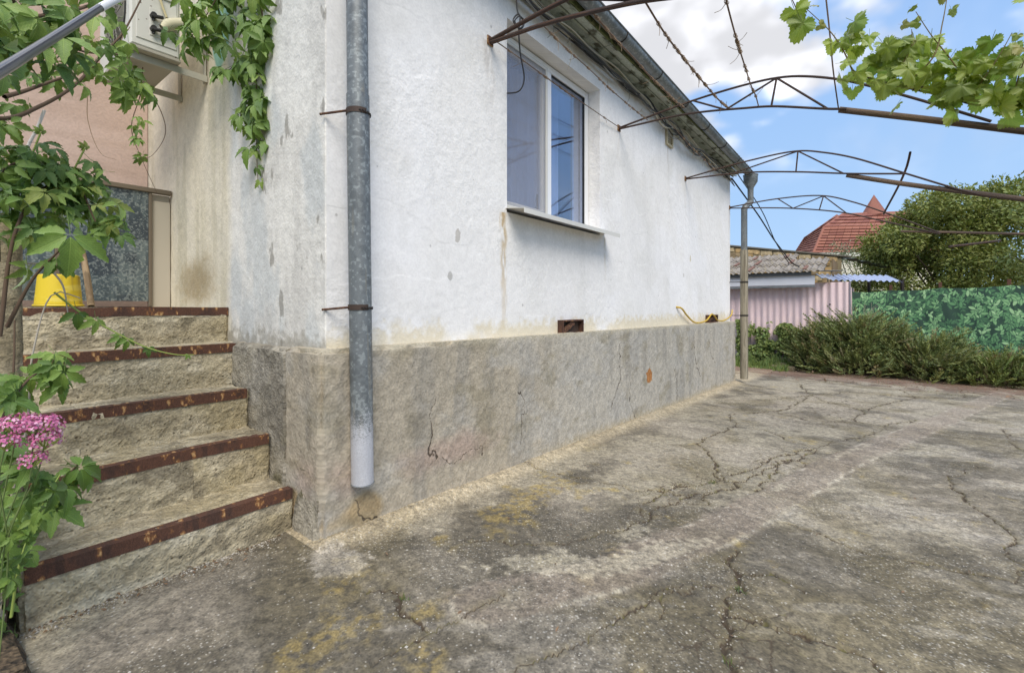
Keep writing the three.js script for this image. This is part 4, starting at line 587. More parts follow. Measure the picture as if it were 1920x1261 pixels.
wire('outermost wire across the sky with few tendrils', [1.345, 2.76, 1.5], [3.465, 2.95, 1.28], 0.04, 16, 5, 0.005);
wire('wire from the second arch to the third one', [3.465, 3.04, 0.45], [5.66, 3.03, 0.35], 0.03, 8, 6);
// ------------------------------------------------------------------ the end of the yard: shed, fence, houses
{ // pink corrugated shed with slate roof
  const t = thing('shed', 'pink corrugated shed with a mossy grey slate roof at the end of the yard', 'shed', [13.2, -0.5, -0.4]);
  const pk = (s) => std({ ...maps(256, 256, (u, v, o) => { const a = fbm(u * 5 + s, v * 5, 4), st = fbm(u * 30 + s, v * 2, 3), g = n2(u * 200, v * 200), c = [232, 208, 208]; mixc(c, [218, 196, 202], ss(0.45, 0.7, st) * 0.6); mixc(c, [230, 206, 206], ss(0.5, 0.7, a) * 0.5); const k = 0.95 + 0.09 * g; o[0] = c[0] * k; o[1] = c[1] * k; o[2] = c[2] * k; o[3] = g; }), bumpScale: 0.002, roughness: 0.7 });
  const pm = [pk(1), pk(33)];
  const zs = [-3.2, -2.1, -1.0, 0.06, 1.14, 1.53];
  for (let i = 0; i < 5; i++) part(t, 'wall_sheet', corrugated(V(13.0 + 0.012 * (i % 2), -0.55, zs[i]), V(0, 0, 1), V(0, 1, 0), zs[i + 1] - zs[i] + 0.04, i < 4 ? 2.30 : 2.305, 0.152, 0.016, 0.004), pm[i % 2]);
  part(t, 'side_wall', corrugated(V(13.05, -0.55, 1.54), V(1, 0, 0), V(0, 1, 0), 2.6, 2.2, 0.152, 0.014, 0.004), pm[0]);
  part(t, 'corner_strip', cbox(12.985, -0.5, 1.545, 13.03, 1.76, 1.575), std({ color: C(0x8d8890) }));
  part(t, 'joint_bolts', merge([[0.3, 1.15], [1.2, 1.15], [0.6, 1.15]].map(([y, z]) => new THREE.SphereGeometry(0.02, 8, 6).translate(12.99, y, z))), darkIron);
  // boards under the eaves
  part(t, 'fascia_board', cbox(12.70, 1.93, -3.3, 12.74, 2.035, 0.78), std({ color: C(0x5f6366), roughness: 0.7 })); part(t, 'white_panel', cbox(12.755, 1.70, -3.3, 12.775, 1.929, 0.85), std({ color: C(0xd9dbe2), roughness: 0.5 })); part(t, 'drip_board', boxUV(rough(12.73, 1.62, -3.3, 12.80, 1.70, 0.86, 0.05, 0.012, 3), 1), std({ color: C(0x74787c), roughness: 0.7 }));
  part(t, 'rafter', cbox(12.80, 1.75, 1.0, 14.2, 1.86, 1.09), std({ color: C(0xa88f68) })); part(t, 'gable_board', cbox(14.3, 2.0, 1.1, 16.0, 2.45, 1.14), std({ color: C(0x7d6a50) }));
  part(t, 'wall_plate', box(13.06, 1.5, -3.2, 13.2, 1.94, 0.8), std({ color: C(0x504a44) }));
  const slope = V(3.2, 0.70, 0).normalize();
  const browns = std({ color: C(0x7c5b4c), roughness: 0.85 });
  for (let row = 0; row < 3; row++) for (let k = 0; k < 5; k++) { const o = V(12.62, 2.035, -3.3).addScaledVector(slope, row * 1.08).add(V(0, 0.022 * row + 0.008 * (k % 2), k * 0.86)); if (row === 2 && k === 4) continue;
    const s = part(t, 'roof_sheet', corrugated(o, V(0, 0, 1), slope, 0.90, 1.16, 0.15, 0.026, 0.008), slateMat);
    const R = rng(row * 9 + k + 4); if (R() < 0.7) { const z = o.z + 0.15 * Math.floor(R() * 5) + 0.04, b = o.clone().addScaledVector(slope, 0.1); part(s, 'ridge_cap', beam(V(b.x, b.y + 0.038, z), V(b.x, b.y + 0.038, z).addScaledVector(slope, 0.45 + R() * 0.4), 0.085, 0.02), browns); } }
  part(t, 'edge_flashing', beam(V(12.64, 2.03, 0.99), V(13.3, 2.05, 1.35), 0.3, 0.012), std({ color: C(0x9b9a96), roughness: 0.5, metalness: 0.3 }));
}
{ // block-built outhouse behind the shed
  const t = thing('outhouse', 'low outbuilding of rough yellow stone blocks behind the slate roof', 'building', [17, -0.5, -1]);
  const P0 = V(16.6, 0, -3.6), P1 = V(19.2, 0, 1.0), L = P0.distanceTo(P1), U = P1.clone().sub(P0).normalize(), N = V(-U.z, 0, U.x), R = rng(5), core = std({ color: C(0x8d8064) });
  const blockMats = [0xa88c60, 0x9c8258, 0xb39a70, 0x8c7a5c, 0xa89878].map((c, i) => std({ ...maps(64, 64, (u, v, o) => { const a = fbm(u * 5 + i * 9, v * 5, 4), cc = C(c); const k = 0.7 + 0.6 * a; o[0] = cc.r ** 0.4545 * 255 * k; o[1] = cc.g ** 0.4545 * 255 * k; o[2] = cc.b ** 0.4545 * 255 * k; o[3] = a; }), bumpScale: 0.02 }));
  const M = (s, y, d = 0) => P0.clone().addScaledVector(U, s).addScaledVector(N, d).setY(y), ang = Math.atan2(-U.z, U.x), top = (s) => 3.52 - 0.115 * s;
  const cg = new THREE.Shape(); cg.moveTo(0, -1); cg.lineTo(L, -1); cg.lineTo(L, top(L)); cg.lineTo(0, top(0)); cg.lineTo(0, -1); const core_g = new THREE.ExtrudeGeometry(cg, { depth: 0.3, bevelEnabled: false }); core_g.translate(0, 0, -0.15); core_g.rotateY(ang); core_g.translate(P0.x, 0, P0.z); part(t, 'wall', core_g, core);
  const bg = [0, 1, 2].map((i) => boxUV(rough(-0.205, -0.085, -0.03, 0.205, 0.085, 0.03, 0.07, 0.02, i * 9 + 2, { freq: 4 }), 2));
  for (let r = 0; r < 7; r++) for (let k = 0; k < 13; k++) { const s = 0.2 + k * 0.43 + (r % 2) * 0.21, y = top(s) - 0.12 - (6 - r) * 0.185 - 0.0; if (s > L - 0.2) continue; const q = M(s, y, 0.16); copyPart(t, 'stone_block', bg[(r + k) % 3], blockMats[Math.floor(R() * 5)], q, new THREE.Quaternion().setFromAxisAngle(V(0, 1, 0), ang)); }
  const nb = N.clone().multiplyScalar(-0.12);
  part(t, 'roof_edge', beam(M(-0.3, top(-0.3) + 0.02).add(nb), M(L + 0.3, top(L + 0.3) + 0.02).add(nb), 0.7, 0.05), std({ color: C(0x6a655c) }));
}
{ // red tiled mansard beyond
  const t = thing('villa', 'distant villa with a red tiled mansard roof and a small pointed turret', 'house', [36, -0.5, 1]);
  const tileMats = [0x8e5a4a, 0x96604e, 0x855346, 0x9a6654].map((c) => std({ color: C(c), roughness: 0.75 }));
  const R = rng(9);
  // face of tiles on the quad a (bottom left), b (bottom right), c (top right), d (top left)
  function face(a, b, c, d, nu, nv, nm = 'tile') {
    const q = (u, v) => a.clone().lerp(b, u).lerp(d.clone().lerp(c, u), v), n = b.clone().sub(a).cross(d.clone().sub(a)).normalize();
    const roof = part(t, 'roof_face', (() => { const g = new THREE.BufferGeometry(); const l = [a, b, c, a, c, d].flatMap((p) => [p.x - n.x * 0.05, p.y - n.y * 0.05, p.z - n.z * 0.05]); g.setAttribute('position', new THREE.Float32BufferAttribute(l, 3)); g.computeVertexNormals(); return g; })(), tileMats[2]);
    for (let j = 0; j < nv; j++) for (let i = 0; i < nu; i++) { const e = 0.02, u0 = (i + e) / nu, u1 = (i + 1 - e) / nu, v0 = (j - 0.04) / nv, v1 = (j + 1) / nv, k = [q(u0, v0), q(u1, v0), q(u1, v1), q(u0, v1)], up = [0.10, 0.10, 0.03, 0.03], top = k.map((c, w) => c.clone().addScaledVector(n, up[w])), bot = k.map((c, w) => c.clone().addScaledVector(n, up[w] - 0.05)), g = new THREE.BufferGeometry(), l = []; const tri = (a, b, c) => l.push(a.x, a.y, a.z, b.x, b.y, b.z, c.x, c.y, c.z); tri(top[0], top[1], top[2]); tri(top[0], top[2], top[3]); for (let w = 0; w < 4; w++) { const z = (w + 1) % 4; tri(bot[w], bot[z], top[z]); tri(bot[w], top[z], top[w]); } g.setAttribute('position', new THREE.Float32BufferAttribute(l, 3)); g.computeVertexNormals(); part(t, nm, g, tileMats[Math.floor(R() * 4)]); }
  }
  const A = V(34.85, 4.6, -2.3), B = V(31.95, 4.33, -0.98), Cc = V(35.05, 5.62, -1.75), Dd = V(33.26, 5.99, -0.55), E = V(35.44, 7.0, 0.25), G = V(35.1, 4.25, 4.8), Hh = V(36.3, 5.99, 4.6), I = V(37.6, 7.05, 4.2);
  face(B, G, Hh, Dd, 15, 9); face(Dd, Hh, I, E, 15, 4); face(A, B, Dd, Cc, 8, 9); face(Cc, Dd, E, V(35.6, 7.0, 0.0), 5, 4);
  part(t, 'eaves_board', beam(B.clone().add(V(-0.05, -0.12, 0)), G.clone().add(V(-0.05, -0.12, 0)), 0.3, 0.22), std({ color: C(0xd8d6cc) })); part(t, 'eaves_board', beam(A.clone().add(V(0, -0.12, -0.05)), B.clone().add(V(-0.05, -0.12, -0.05)), 0.3, 0.22), std({ color: C(0xd8d6cc) }));
  part(t, 'hip_ridge', merge([bar(B, Dd, 0.09), bar(Dd, E, 0.09), bar(Dd, Hh, 0.06), bar(A, Cc, 0.08), bar(Cc, V(35.6, 7.02, 0), 0.09), bar(E, I, 0.09)]), tileMats[1]);
  const wl = new THREE.Shape(); wl.moveTo(0, 0); const low = [A, B, G, V(42, 4.3, 3), V(41, 4.6, -4)].map((p) => [p.x, -p.z]); const ws = new THREE.Shape(low.map(([x, z]) => new THREE.Vector2(x, z))); const wg = new THREE.ExtrudeGeometry(ws, { depth: 4.7, bevelEnabled: false }); wg.rotateX(-Math.PI / 2); wg.scale(0.97, 1, 0.97); wg.translate(1.0, -0.6, 0); part(t, 'wall', wg, std({ color: C(0xd9d3c2) }));
  part(t, 'turret_roof', new THREE.ConeGeometry(0.72, 1.35, 6).translate(36.6, 7.6, 1.85), tileMats[0]); part(t, 'turret_wall', new THREE.CylinderGeometry(0.5, 0.5, 0.8, 6).translate(36.6, 6.8, 1.85), std({ color: C(0xc9b9a4) }));
}
{ // blue corrugated canopy and dark sheet
  const t = thing('canopy', 'pale blue corrugated plastic canopy beyond the pink wall', 'canopy', [15, 0, 2]);
  const bl = phys({ color: C(0xb2c2e2), roughness: 0.35, transmission: 0.25, thickness: 0 }); const U = V(0.30, -0.05, 1).normalize(), W = V(1, 0.22, -0.28).normalize();
  part(t, 'sheet', corrugated(V(13.75, 1.86, 0.95), U, W, 1.1, 1.0, 0.13, 0.022, 0.004), bl); part(t, 'sheet', corrugated(V(14.07, 1.81, 2.0), U, W, 0.62, 1.0, 0.13, 0.022, 0.004), bl);
  for (const [x, z] of [[14.2, 1.3], [14.7, 2.6], [15.3, 1.9]]) part(t, 'support_post', bar(V(x, -0.5, z), V(x, 1.85, z), 0.04, 8), darkIron);
  solo('roof_panel', 'dark green bent roofing sheet propped behind the blue canopy', 'roofing sheet', corrugated(V(16.6, 2.62, 1.5), V(0.25, -0.32, 1).normalize(), V(1, 0.1, -0.3).normalize(), 1.3, 1.2, 0.3, 0.03), std({ color: C(0x2c3a34), roughness: 0.6 }));
}
{ // leaf-print screen fence
  const t = thing('screen_fence', 'green screen fence printed with leaves behind the bushes', 'fence', [13.3, -0.4, 4]);
  const cv = document.createElement('canvas'); cv.width = 2048; cv.height = 768; const c = cv.getContext('2d'), R = rng(31);
  c.fillStyle = '#2f4a3c'; c.fillRect(0, 0, 2048, 768);
  const leaf = (x, y, l, a, f, m) => { c.save(); c.translate(x, y); c.rotate(a); c.beginPath(); c.moveTo(0, 0); c.bezierCurveTo(l * 0.25, -l * 0.32, l * 0.75, -l * 0.28, l, 0); c.bezierCurveTo(l * 0.75, l * 0.28, l * 0.25, l * 0.32, 0, 0); c.fillStyle = f; c.fill(); c.strokeStyle = '#27443a'; c.lineWidth = 2.5; c.stroke(); c.strokeStyle = m; c.lineWidth = 1.6; c.beginPath(); c.moveTo(0, 0); c.lineTo(l * 0.95, 0); c.stroke(); c.restore(); };
  const layers = [['#35553f', '#42664c', 380], ['#4a7450', '#618a62', 420], ['#5f9060', '#88ae80', 420], ['#7cac74', '#b6d0a6', 340]];
  for (const [f, m, n] of layers) for (let i = 0; i < n / 2.4; i++) { const x = R() * 2100 - 20, y = R() * 800 - 10, a0 = R() * 6.28; for (let k = 0; k < 5; k++) leaf(x + (R() - 0.5) * 50, y + (R() - 0.5) * 50, 38 + R() * 36, a0 + (k - 2) * 0.75 + (R() - 0.5) * 0.4, R() < 0.2 && f === '#7cac74' ? '#a0c890' : f, m); }
  const tx = new THREE.CanvasTexture(cv); tx.colorSpace = THREE.SRGBColorSpace; tx.wrapS = THREE.RepeatWrapping;
  const m = std({ map: tx, roughness: 0.75 });
  const pts = [[13.55, 1.58, 1.525], [13.62, 2.35, 1.55], [13.55, 3.25, 1.585], [13.42, 4.35, 1.61], [13.25, 5.5, 1.65], [13.1, 6.7, 1.68]];
  for (let i = 0; i + 1 < pts.length; i++) { const [xa, za, ya] = pts[i], [xb, zb, yb] = pts[i + 1], n = 36, g = new THREE.BoxGeometry(1, 1, 0.004, n, 16, 1), p = g.attributes.position, U = g.attributes.uv; for (let k = 0; k < p.count; k++) { const s = p.getX(k) + 0.5, v = p.getY(k) + 0.5, z = lerp(za, zb, s), bot = -0.14, y = lerp(bot, lerp(ya, yb, s) - 0.03 * Math.sin(s * Math.PI) - 0.008 * Math.abs(Math.sin(s * 12)), v); p.setXYZ(k, lerp(xa, xb, s) + (0.012 * Math.sin(s * 9 + i * 2) + 0.004 * Math.sin(s * 31 + v * 7 + i)) * Math.sin(v * 3) + 0.01 * (n2(s * 7 + i * 9, v * 5) - 0.5) + p.getZ(k), y, z); U.setXY(k, z * 0.26, v * 1.0); } g.computeVertexNormals(); part(t, 'fence_panel', g, m); part(t, 'post', cbox(xb + 0.045, -0.6, zb - 0.03, xb + 0.095, yb + 0.13, zb + 0.03), rustMat); }
  part(t, 'kerb_board', boxUV(cbox(13.3, -0.6, 1.6, 13.36, -0.15, 6.8)), std({ color: C(0x54504a) }));
}
solo('paving_stones', 'few loose flat stones stacked by the edge of the slab', 'stones', merge([[12.1, -0.36, 0.12, 0.36, 0.05], [12.22, -0.31, 0.2, 0.28, 0.05], [12.0, -0.37, 0.42, 0.25, 0.06], [12.3, -0.36, -0.15, 0.3, 0.06]].map(([x, y, z, l, h], i) => boxUV(rough(x - l / 2, y - h, z - l * 0.4, x + l / 2, y + h, z + l * 0.4, 0.05, 0.03, i * 5 + 1, { freq: 5 }), 1))), std({ ...stepTex, bumpScale: 0.01, color: C(0xd8d2c8) }));
// ------------------------------------------------------------------ plants
const leafTex = maps(128, 256, (u, v, o) => {   // one toothed leaflet: midrib and side veins
  const x = (u - 0.5) * 2, a = Math.abs(x), w = v * 11 - a * 3.2, vein = Math.max(1 - ss(0.0, 0.10, Math.abs(w - Math.round(w)) - 0.02) , 0), mid = 1 - ss(0.02, 0.07, a), n = fbm(u * 9, v * 16, 3);
  const c = [216, 224, 192]; mixc(c, [196, 208, 168], n); mixc(c, [250, 252, 232], Math.max(vein * 0.65, mid * 0.95)); const k = 0.9 + 0.2 * n2(u * 60, v * 110); o[0] = c[0] * k; o[1] = c[1] * k; o[2] = c[2] * k; o[3] = 0.6 - vein * 0.3 - mid * 0.4 + n * 0.2;
}, true);
const grapeTex = maps(256, 256, (u, v, o) => {
  const x = u - 0.5, y = v - 0.12, r = Math.hypot(x, y), th = Math.atan2(x, y); let vein = 0; for (const a of [0, 0.85, -0.85, 1.75, -1.75]) { const d = Math.abs(th - a) * r; vein = Math.max(vein, 1 - ss(0.004, 0.014, d)); }
  const w = r * 16 + Math.abs(Math.sin(th * 3.6)) * 2, sv = (1 - ss(0.02, 0.10, Math.abs(w - Math.round(w)))) * 0.35, n = fbm(u * 8, v * 8, 3), c = [228, 230, 196]; mixc(c, [210, 218, 172], n); mixc(c, [246, 246, 214], Math.max(vein * 0.8, sv)); o[0] = c[0]; o[1] = c[1]; o[2] = c[2]; o[3] = 0.6 - vein * 0.4 - sv * 0.4 + n * 0.2;
}, true);
const leafMat = (hex, tx = leafTex, tr = 0.32) => phys({ ...tx, color: C(hex), bumpScale: 0.0015, roughness: 0.55, transmission: tr, thickness: 0, side: THREE.DoubleSide });
const creeperMats = [0x8aa850, 0x7c9c46, 0x98b45c, 0x6c8c40, 0xa6be64].map((h) => leafMat(h)), darkCreeper = creeperMats, youngMats = [0xa8bc5c, 0xb0b860].map((h) => leafMat(h));
const stemMat = std({ color: C(0x5c4a3a), roughness: 0.9 }), greenStem = std({ color: C(0x93a24e), roughness: 0.7 }), dryStem = std({ color: C(0xa39a8c), roughness: 0.95 });
function leafletGeo(L, W, fold, droop, seed) {
  const N = 10, pos = [], uv = [], idx = [], R = rng(seed);
  for (let i = 0; i <= N; i++) { const t = i / N; let w = W * Math.pow(Math.sin(Math.PI * Math.pow(t, 0.72)), 0.85) * (1 - 0.12 * t); if (i > 2 && i < N) w *= i % 2 ? 1.12 : 0.86; if (i === N) w = 0; if (i === 0) w = 0.002; const z0 = -droop * L * t * t; pos.push(0, t * L, z0); uv.push(0.5, t);
    for (const s of [-1, 1]) { pos.push(s * w, t * L + (i % 2 ? 0.012 : 0) * L + w * 0.15, z0 + fold * w + (R() - 0.5) * 0.06 * W); uv.push(0.5 + s * 0.5 * Math.min(1, w / W), t); } }
  for (let i = 0; i < N; i++) { const a = i * 3, b = a + 3; idx.push(a, b, a + 1, b, b + 1, a + 1, a, a + 2, b, b, a + 2, b + 2); }
  const g = new THREE.BufferGeometry(); g.setAttribute('position', new THREE.Float32BufferAttribute(pos, 3)); g.setAttribute('uv', new THREE.Float32BufferAttribute(uv, 2)); g.setIndex(idx); g.computeVertexNormals(); return g;
}
function creeperLeaf(seed, n = 5) {    // five leaflets on one stalk, 1 unit long in the middle leaflet
  const R = rng(seed), l = [], A = n === 5 ? [-2.0, -1.0, 0, 1.0, 2.0] : [-1.0, 0, 1.0], S = n === 5 ? [0.62, 0.86, 1, 0.86, 0.62] : [0.8, 1, 0.8];
  A.forEach((a, i) => { const s = S[i] * (0.9 + R() * 0.2), g = leafletGeo(s, s * (0.215 + R() * 0.04), 0.3 + R() * 0.45, 0.15 + R() * 0.4, seed * 9 + i); g.translate(0, 0.07, 0); g.rotateX(-0.15 - R() * 0.35); g.rotateZ(a + (R() - 0.5) * 0.25); l.push(g); });
  l.push(bar(V(0, 0, 0), V(0.02, -0.55, 0.12), 0.011, 5)); return merge(l);
}
const creeperGeos = [1, 2, 3, 4, 5, 6, 7, 8, 9].map((s) => creeperLeaf(s, s === 6 ? 3 : 5));
function put(t, geos, mats, pos, tip, nor, size, R, name = 'leaf') { return copyPart(t, name, geos[Math.floor(R() * geos.length)], mats[Math.floor(R() * mats.length)], pos, basis(tip, nor), size); }
const rv = (R, s = 1) => V(R() - 0.5, R() - 0.5, R() - 0.5).multiplyScalar(2 * s);
const CAM = V(-1.213, 1.15, 2.131);
// scatter creeper leaves about a stem; out is the side the plant grows out to
function leafAlong(t, pts, n, spread, size, R, mats, out, down = 0.7) {
  const c = new THREE.CatmullRomCurve3(VV(pts), false, 'centripetal');
  for (let i = 0; i < n; i++) { const p = c.getPoint((i + R() * 0.9) / n).add(rv(R, spread)); const tip = V((R() - 0.5) * 1.6, -down + (R() - 0.5) * 0.9, (R() - 0.5) * 1.2).addScaledVector(out, 0.5), nor = out.clone().add(V(0, 0.75, 0)).add(rv(R, 0.55)); put(t, creeperGeos, mats, p, tip, nor, size * (0.65 + R() * 0.6), R); }
}
function stems(t, list, m, r, name = 'stem', taper = 0.4) { for (const l of list) part(t, name, tube(VV(l), r, 5, 8, taper), m); }
{ // the big creeper left of the steps
  const t = thing('creeper', 'leafy green creeper climbing over the post left of the steps', 'creeper', [-1.04, 0.03, -0.2]), R = rng(101), out = V(0.35, 0.15, 0.8);
  const S1 = [[-1.03, 0.03, -0.2], [-1.01, 0.39, -0.17], [-1.03, 0.65, -0.19], [-1.0, 0.91, -0.25], [-0.99, 1.1, -0.32]], S2 = [[-1.04, 1.05, -0.15], [-1.0, 1.41, -0.17], [-0.93, 1.57, -0.24], [-0.85, 1.62, -0.24], [-0.80, 1.46, -0.14]], S3 = [[-1.02, 1.08, -0.19], [-0.96, 1.25, -0.14], [-0.90, 1.35, -0.08]], S5 = [[-1.06, 0.32, 0.05], [-1.03, 0.45, 0.04], [-0.94, 0.56, 0.06], [-0.89, 0.64, 0.10]], S6 = [[-1.06, 0.6, 0.02], [-1.04, 0.82, 0.0], [-0.97, 0.93, -0.03], [-0.91, 0.94, -0.07]], S7 = [[-1.04, 1.3, -0.2], [-1.03, 1.6, -0.23], [-0.95, 1.68, -0.29], [-0.89, 1.62, -0.21]];
  stems(t, [S1, S2, S3, S5, S6, S7], stemMat, 0.007); stems(t, [[[-1.05, 0.3, -0.15], [-0.98, 0.75, -0.12], [-0.96, 1.0, -0.16], [-0.9, 1.2, -0.2], [-0.84, 1.18, -0.16]], [[-1.0, 1.3, -0.3], [-0.93, 1.3, -0.26], [-0.88, 1.24, -0.24], [-0.86, 1.12, -0.24]]], dryStem, 0.005);
  leafAlong(t, S1.slice(0, 4), 26, 0.05, 0.064, R, creeperMats, out); leafAlong(t, S2.slice(1), 46, 0.085, 0.068, R, creeperMats, out, 0.35); leafAlong(t, S2.slice(1, 5), 58, 0.10, 0.062, R, creeperMats.slice(0, 5).concat(youngMats), out, 0.1); leafAlong(t, S3.slice(1), 4, 0.03, 0.075, R, creeperMats, out); leafAlong(t, S5, 24, 0.05, 0.075, R, creeperMats, out); leafAlong(t, S6, 22, 0.06, 0.072, R, creeperMats, out); leafAlong(t, S7.slice(1), 44, 0.08, 0.064, R, creeperMats, out, 0.2);
  put(t, [creeperGeos[1]], [creeperMats[2]], V(-0.90, 1.385, 0.06), V(0.08, -0.9, 0.3), V(0.1, 0.5, 0.88), 0.135, R);
  const S4 = [[-0.90, 1.20, -0.22], [-0.83, 1.13, -0.24], [-0.76, 1.07, -0.2], [-0.65, 0.99, -0.15], [-0.56, 0.955, -0.11], [-0.5, 0.95, -0.10]]; stems(t, [S4], greenStem, 0.004, 'shoot');
  for (const [p, s] of [[[-0.84, 1.13, -0.22], 0.075], [[-0.79, 1.10, -0.20], 0.06], [[-0.72, 1.035, -0.18], 0.05], [[-0.70, 1.02, -0.17], 0.045], [[-0.64, 0.985, -0.15], 0.035], [[-0.52, 0.95, -0.10], 0.02]]) { put(t, creeperGeos, creeperMats, V(...p), V(R() - 0.5, -0.7, 0.3), V(0.1, 0.6, 0.8).add(rv(R, 0.3)), s, R); }
  stems(t, [[[-1.04, 0.25, 0.15], [-1.02, 0.42, 0.16], [-0.97, 0.55, 0.12], [-0.93, 0.62, 0.1]]], greenStem, 0.004, 'shoot');
  for (const [p, q] of [[[-0.86, 1.62, -0.22], [-0.82, 1.74, -0.2]], [[-0.95, 1.7, -0.27], [-0.93, 1.78, -0.26]]]) { part(t, 'shoot', tube([V(...p), V(...q)], 0.003, 4, 2), greenStem); put(t, creeperGeos, youngMats, V(...q), V(0.1, 0.8, 0.2), V(0.3, 0, 0.9), 0.03, R, 'bud_leaf'); put(t, creeperGeos, youngMats, V(...q), V(-0.3, 0.6, 0.1), V(0.1, 0.3, 0.9), 0.025, R, 'bud_leaf'); }
}
solo('peeled_stick', 'bare white peeled stick poking up from the creeper', 'stick', tube(VV([[-0.885, 1.95, -0.55], [-0.905, 1.87, -0.57], [-0.93, 1.79, -0.6], [-0.96, 1.6, -0.6], [-0.97, 1.3, -0.58]]), 0.006, 6, 6, 1.3), std({ color: C(0xe2dcd8) }));
{ // creeper overhead at the top left
  const t = thing('creeper', 'dark leafy creeper branch hanging into the top left corner', 'creeper', [-0.8, 2.2, -0.5]), R = rng(202), out = V(0.2, -0.25, 0.8);
  const B1 = [[-1.15, 1.80, -0.25], [-1.02, 1.83, -0.38], [-0.9, 1.96, -0.55], [-0.77, 2.14, -0.71], [-0.64, 2.39, -0.86], [-0.54, 2.58, -0.98], [-0.42, 2.9, -1.1]], B2 = [[-1.0, 1.95, -0.5], [-0.94, 2.02, -0.6], [-0.81, 2.17, -0.76], [-0.66, 2.32, -0.89]], B3 = [[-1.15, 1.9, 0.1], [-1.03, 2.05, -0.03], [-0.9, 2.2, -0.2], [-0.75, 2.4, -0.4], [-0.6, 2.7, -0.6]], B4 = [[-1.1, 2.3, -0.2], [-0.95, 2.25, -0.4], [-0.75, 2.3, -0.7], [-0.6, 2.38, -0.8]];
  stems(t, [B1, B2, B3, B4], stemMat, 0.009, 'branch');
  leafAlong(t, B3.slice(0, 4), 38, 0.11, 0.082, R, darkCreeper, out, 0.6); leafAlong(t, B3.slice(0, 3), 14, 0.11, 0.11, R, darkCreeper, out, 0.5); leafAlong(t, B4, 16, 0.10, 0.07, R, darkCreeper, out); leafAlong(t, B1.slice(3, 6), 11, 0.07, 0.07, R, darkCreeper, out); leafAlong(t, B2, 10, 0.05, 0.07, R, darkCreeper, out, 1); leafAlong(t, B1.slice(0, 2), 8, 0.05, 0.10, R, darkCreeper, out);
  leafAlong(t, [[-0.55, 2.32, -0.95], [-0.48, 2.30, -1.05], [-0.42, 2.42, -1.1]], 12, 0.06, 0.085, R, darkCreeper, out);
  stems(t, [[[-0.45, 2.75, -1.25], [-0.50, 2.62, -1.2], [-0.47, 2.5, -1.15], [-0.50, 2.3, -1.1]], [[-0.62, 2.33, -1.33], [-0.62, 2.17, -1.31], [-0.57, 1.99, -1.26], [-0.52, 1.965, -1.21]]], twigMat, 0.0025, 'runner');
}
{ // black pipe with white sleeve crossing that corner
  const t = thing('hose_pipe', 'black pipe with a white end arching across the top left corner', 'pipe', [-0.9, 2.0, 0.2]);
  part(t, 'black_pipe', tube(VV([[-1.9, -0.02, 1.0], [-1.75, 0.6, 1.05], [-1.4, 1.25, 1.0], [-1.16, 1.54, 0.80], [-1.10, 1.65, 0.66], [-0.97, 1.90, 0.33], [-0.82, 2.17, 0.04]]), 0.0115, 12, 10), phys({ color: C(0x3a3c42), roughness: 0.35, clearcoat: 0.3 })); part(t, 'white_sleeve', tube(VV([[-0.825, 2.16, 0.05], [-0.74, 2.30, -0.10], [-0.64, 2.44, -0.26], [-0.5, 2.72, -0.5], [-0.3, 3.1, -0.75], [-0.05, 3.5, -0.95], [0.085, 3.62, -1.0]]), 0.0121, 12, 8), phys({ color: C(0xdedede), roughness: 0.4 }));
}
{ // creeper down the end wall
  const t = thing('creeper', 'green creeper trailing down the white end wall near the corner', 'creeper', [0.0, 2.5, -0.8]), R = rng(303), out = V(-0.75, 0.1, 0.6);
  const A = [[0.04, 3.35, -0.80], [0.05, 2.96, -0.74], [0.05, 2.7, -0.72], [0.05, 2.5, -0.80], [0.05, 2.3, -0.78], [0.05, 2.12, -0.80], [0.06, 1.86, -0.80]], B = [[0.0, 3.4, -1.0], [-0.05, 3.1, -1.05], [-0.12, 2.9, -1.15], [-0.17, 2.78, -1.28]], D = [[0.05, 2.7, -0.74], [0.02, 2.66, -0.95], [0.0, 2.62, -1.1]], E = [[0.05, 2.46, -0.8], [0.03, 2.36, -0.95], [0.03, 2.28, -0.98]];
  stems(t, [A, B, D, E], stemMat, 0.005); leafAlong(t, A.slice(0, 3), 50, 0.11, 0.115, R, darkCreeper.concat(creeperMats), out, 0.8); leafAlong(t, A.slice(2, 6), 32, 0.05, 0.10, R, creeperMats, out, 0.8); leafAlong(t, A.slice(5), 3, 0.02, 0.07, R, creeperMats, out, 0.9); leafAlong(t, B, 46, 0.12, 0.11, R, darkCreeper, out, 0.7); leafAlong(t, D, 20, 0.08, 0.11, R, darkCreeper, out); leafAlong(t, E, 9, 0.04, 0.10, R, creeperMats, out);
}
{ const t = thing('creeper', 'thin creeper strand dangling below the air conditioner', 'creeper', [-0.27, 2.4, -1.85]), R = rng(404), out = V(-0.3, 0, 0.9);
  const A = [[-0.25, 2.78, -1.83], [-0.26, 2.6, -1.84], [-0.30, 2.36, -1.88], [-0.25, 2.15, -1.84], [-0.16, 1.95, -1.87]], B = [[-0.25, 2.66, -1.83], [-0.15, 2.55, -1.86], [-0.10, 2.4, -1.9], [-0.19, 2.2, -1.86], [-0.24, 2.16, -1.84]];
  stems(t, [A, B], stemMat, 0.0035); leafAlong(t, [[-0.26, 2.46, -1.85], [-0.30, 2.34, -1.87]], 4, 0.03, 0.06, R, darkCreeper, out); leafAlong(t, [[-0.27, 2.28, -1.85], [-0.24, 2.17, -1.84]], 4, 0.04, 0.06, R, darkCreeper, out); leafAlong(t, [[-0.30, 2.74, -1.8], [-0.28, 2.6, -1.84]], 6, 0.06, 0.07, R, darkCreeper, out); }
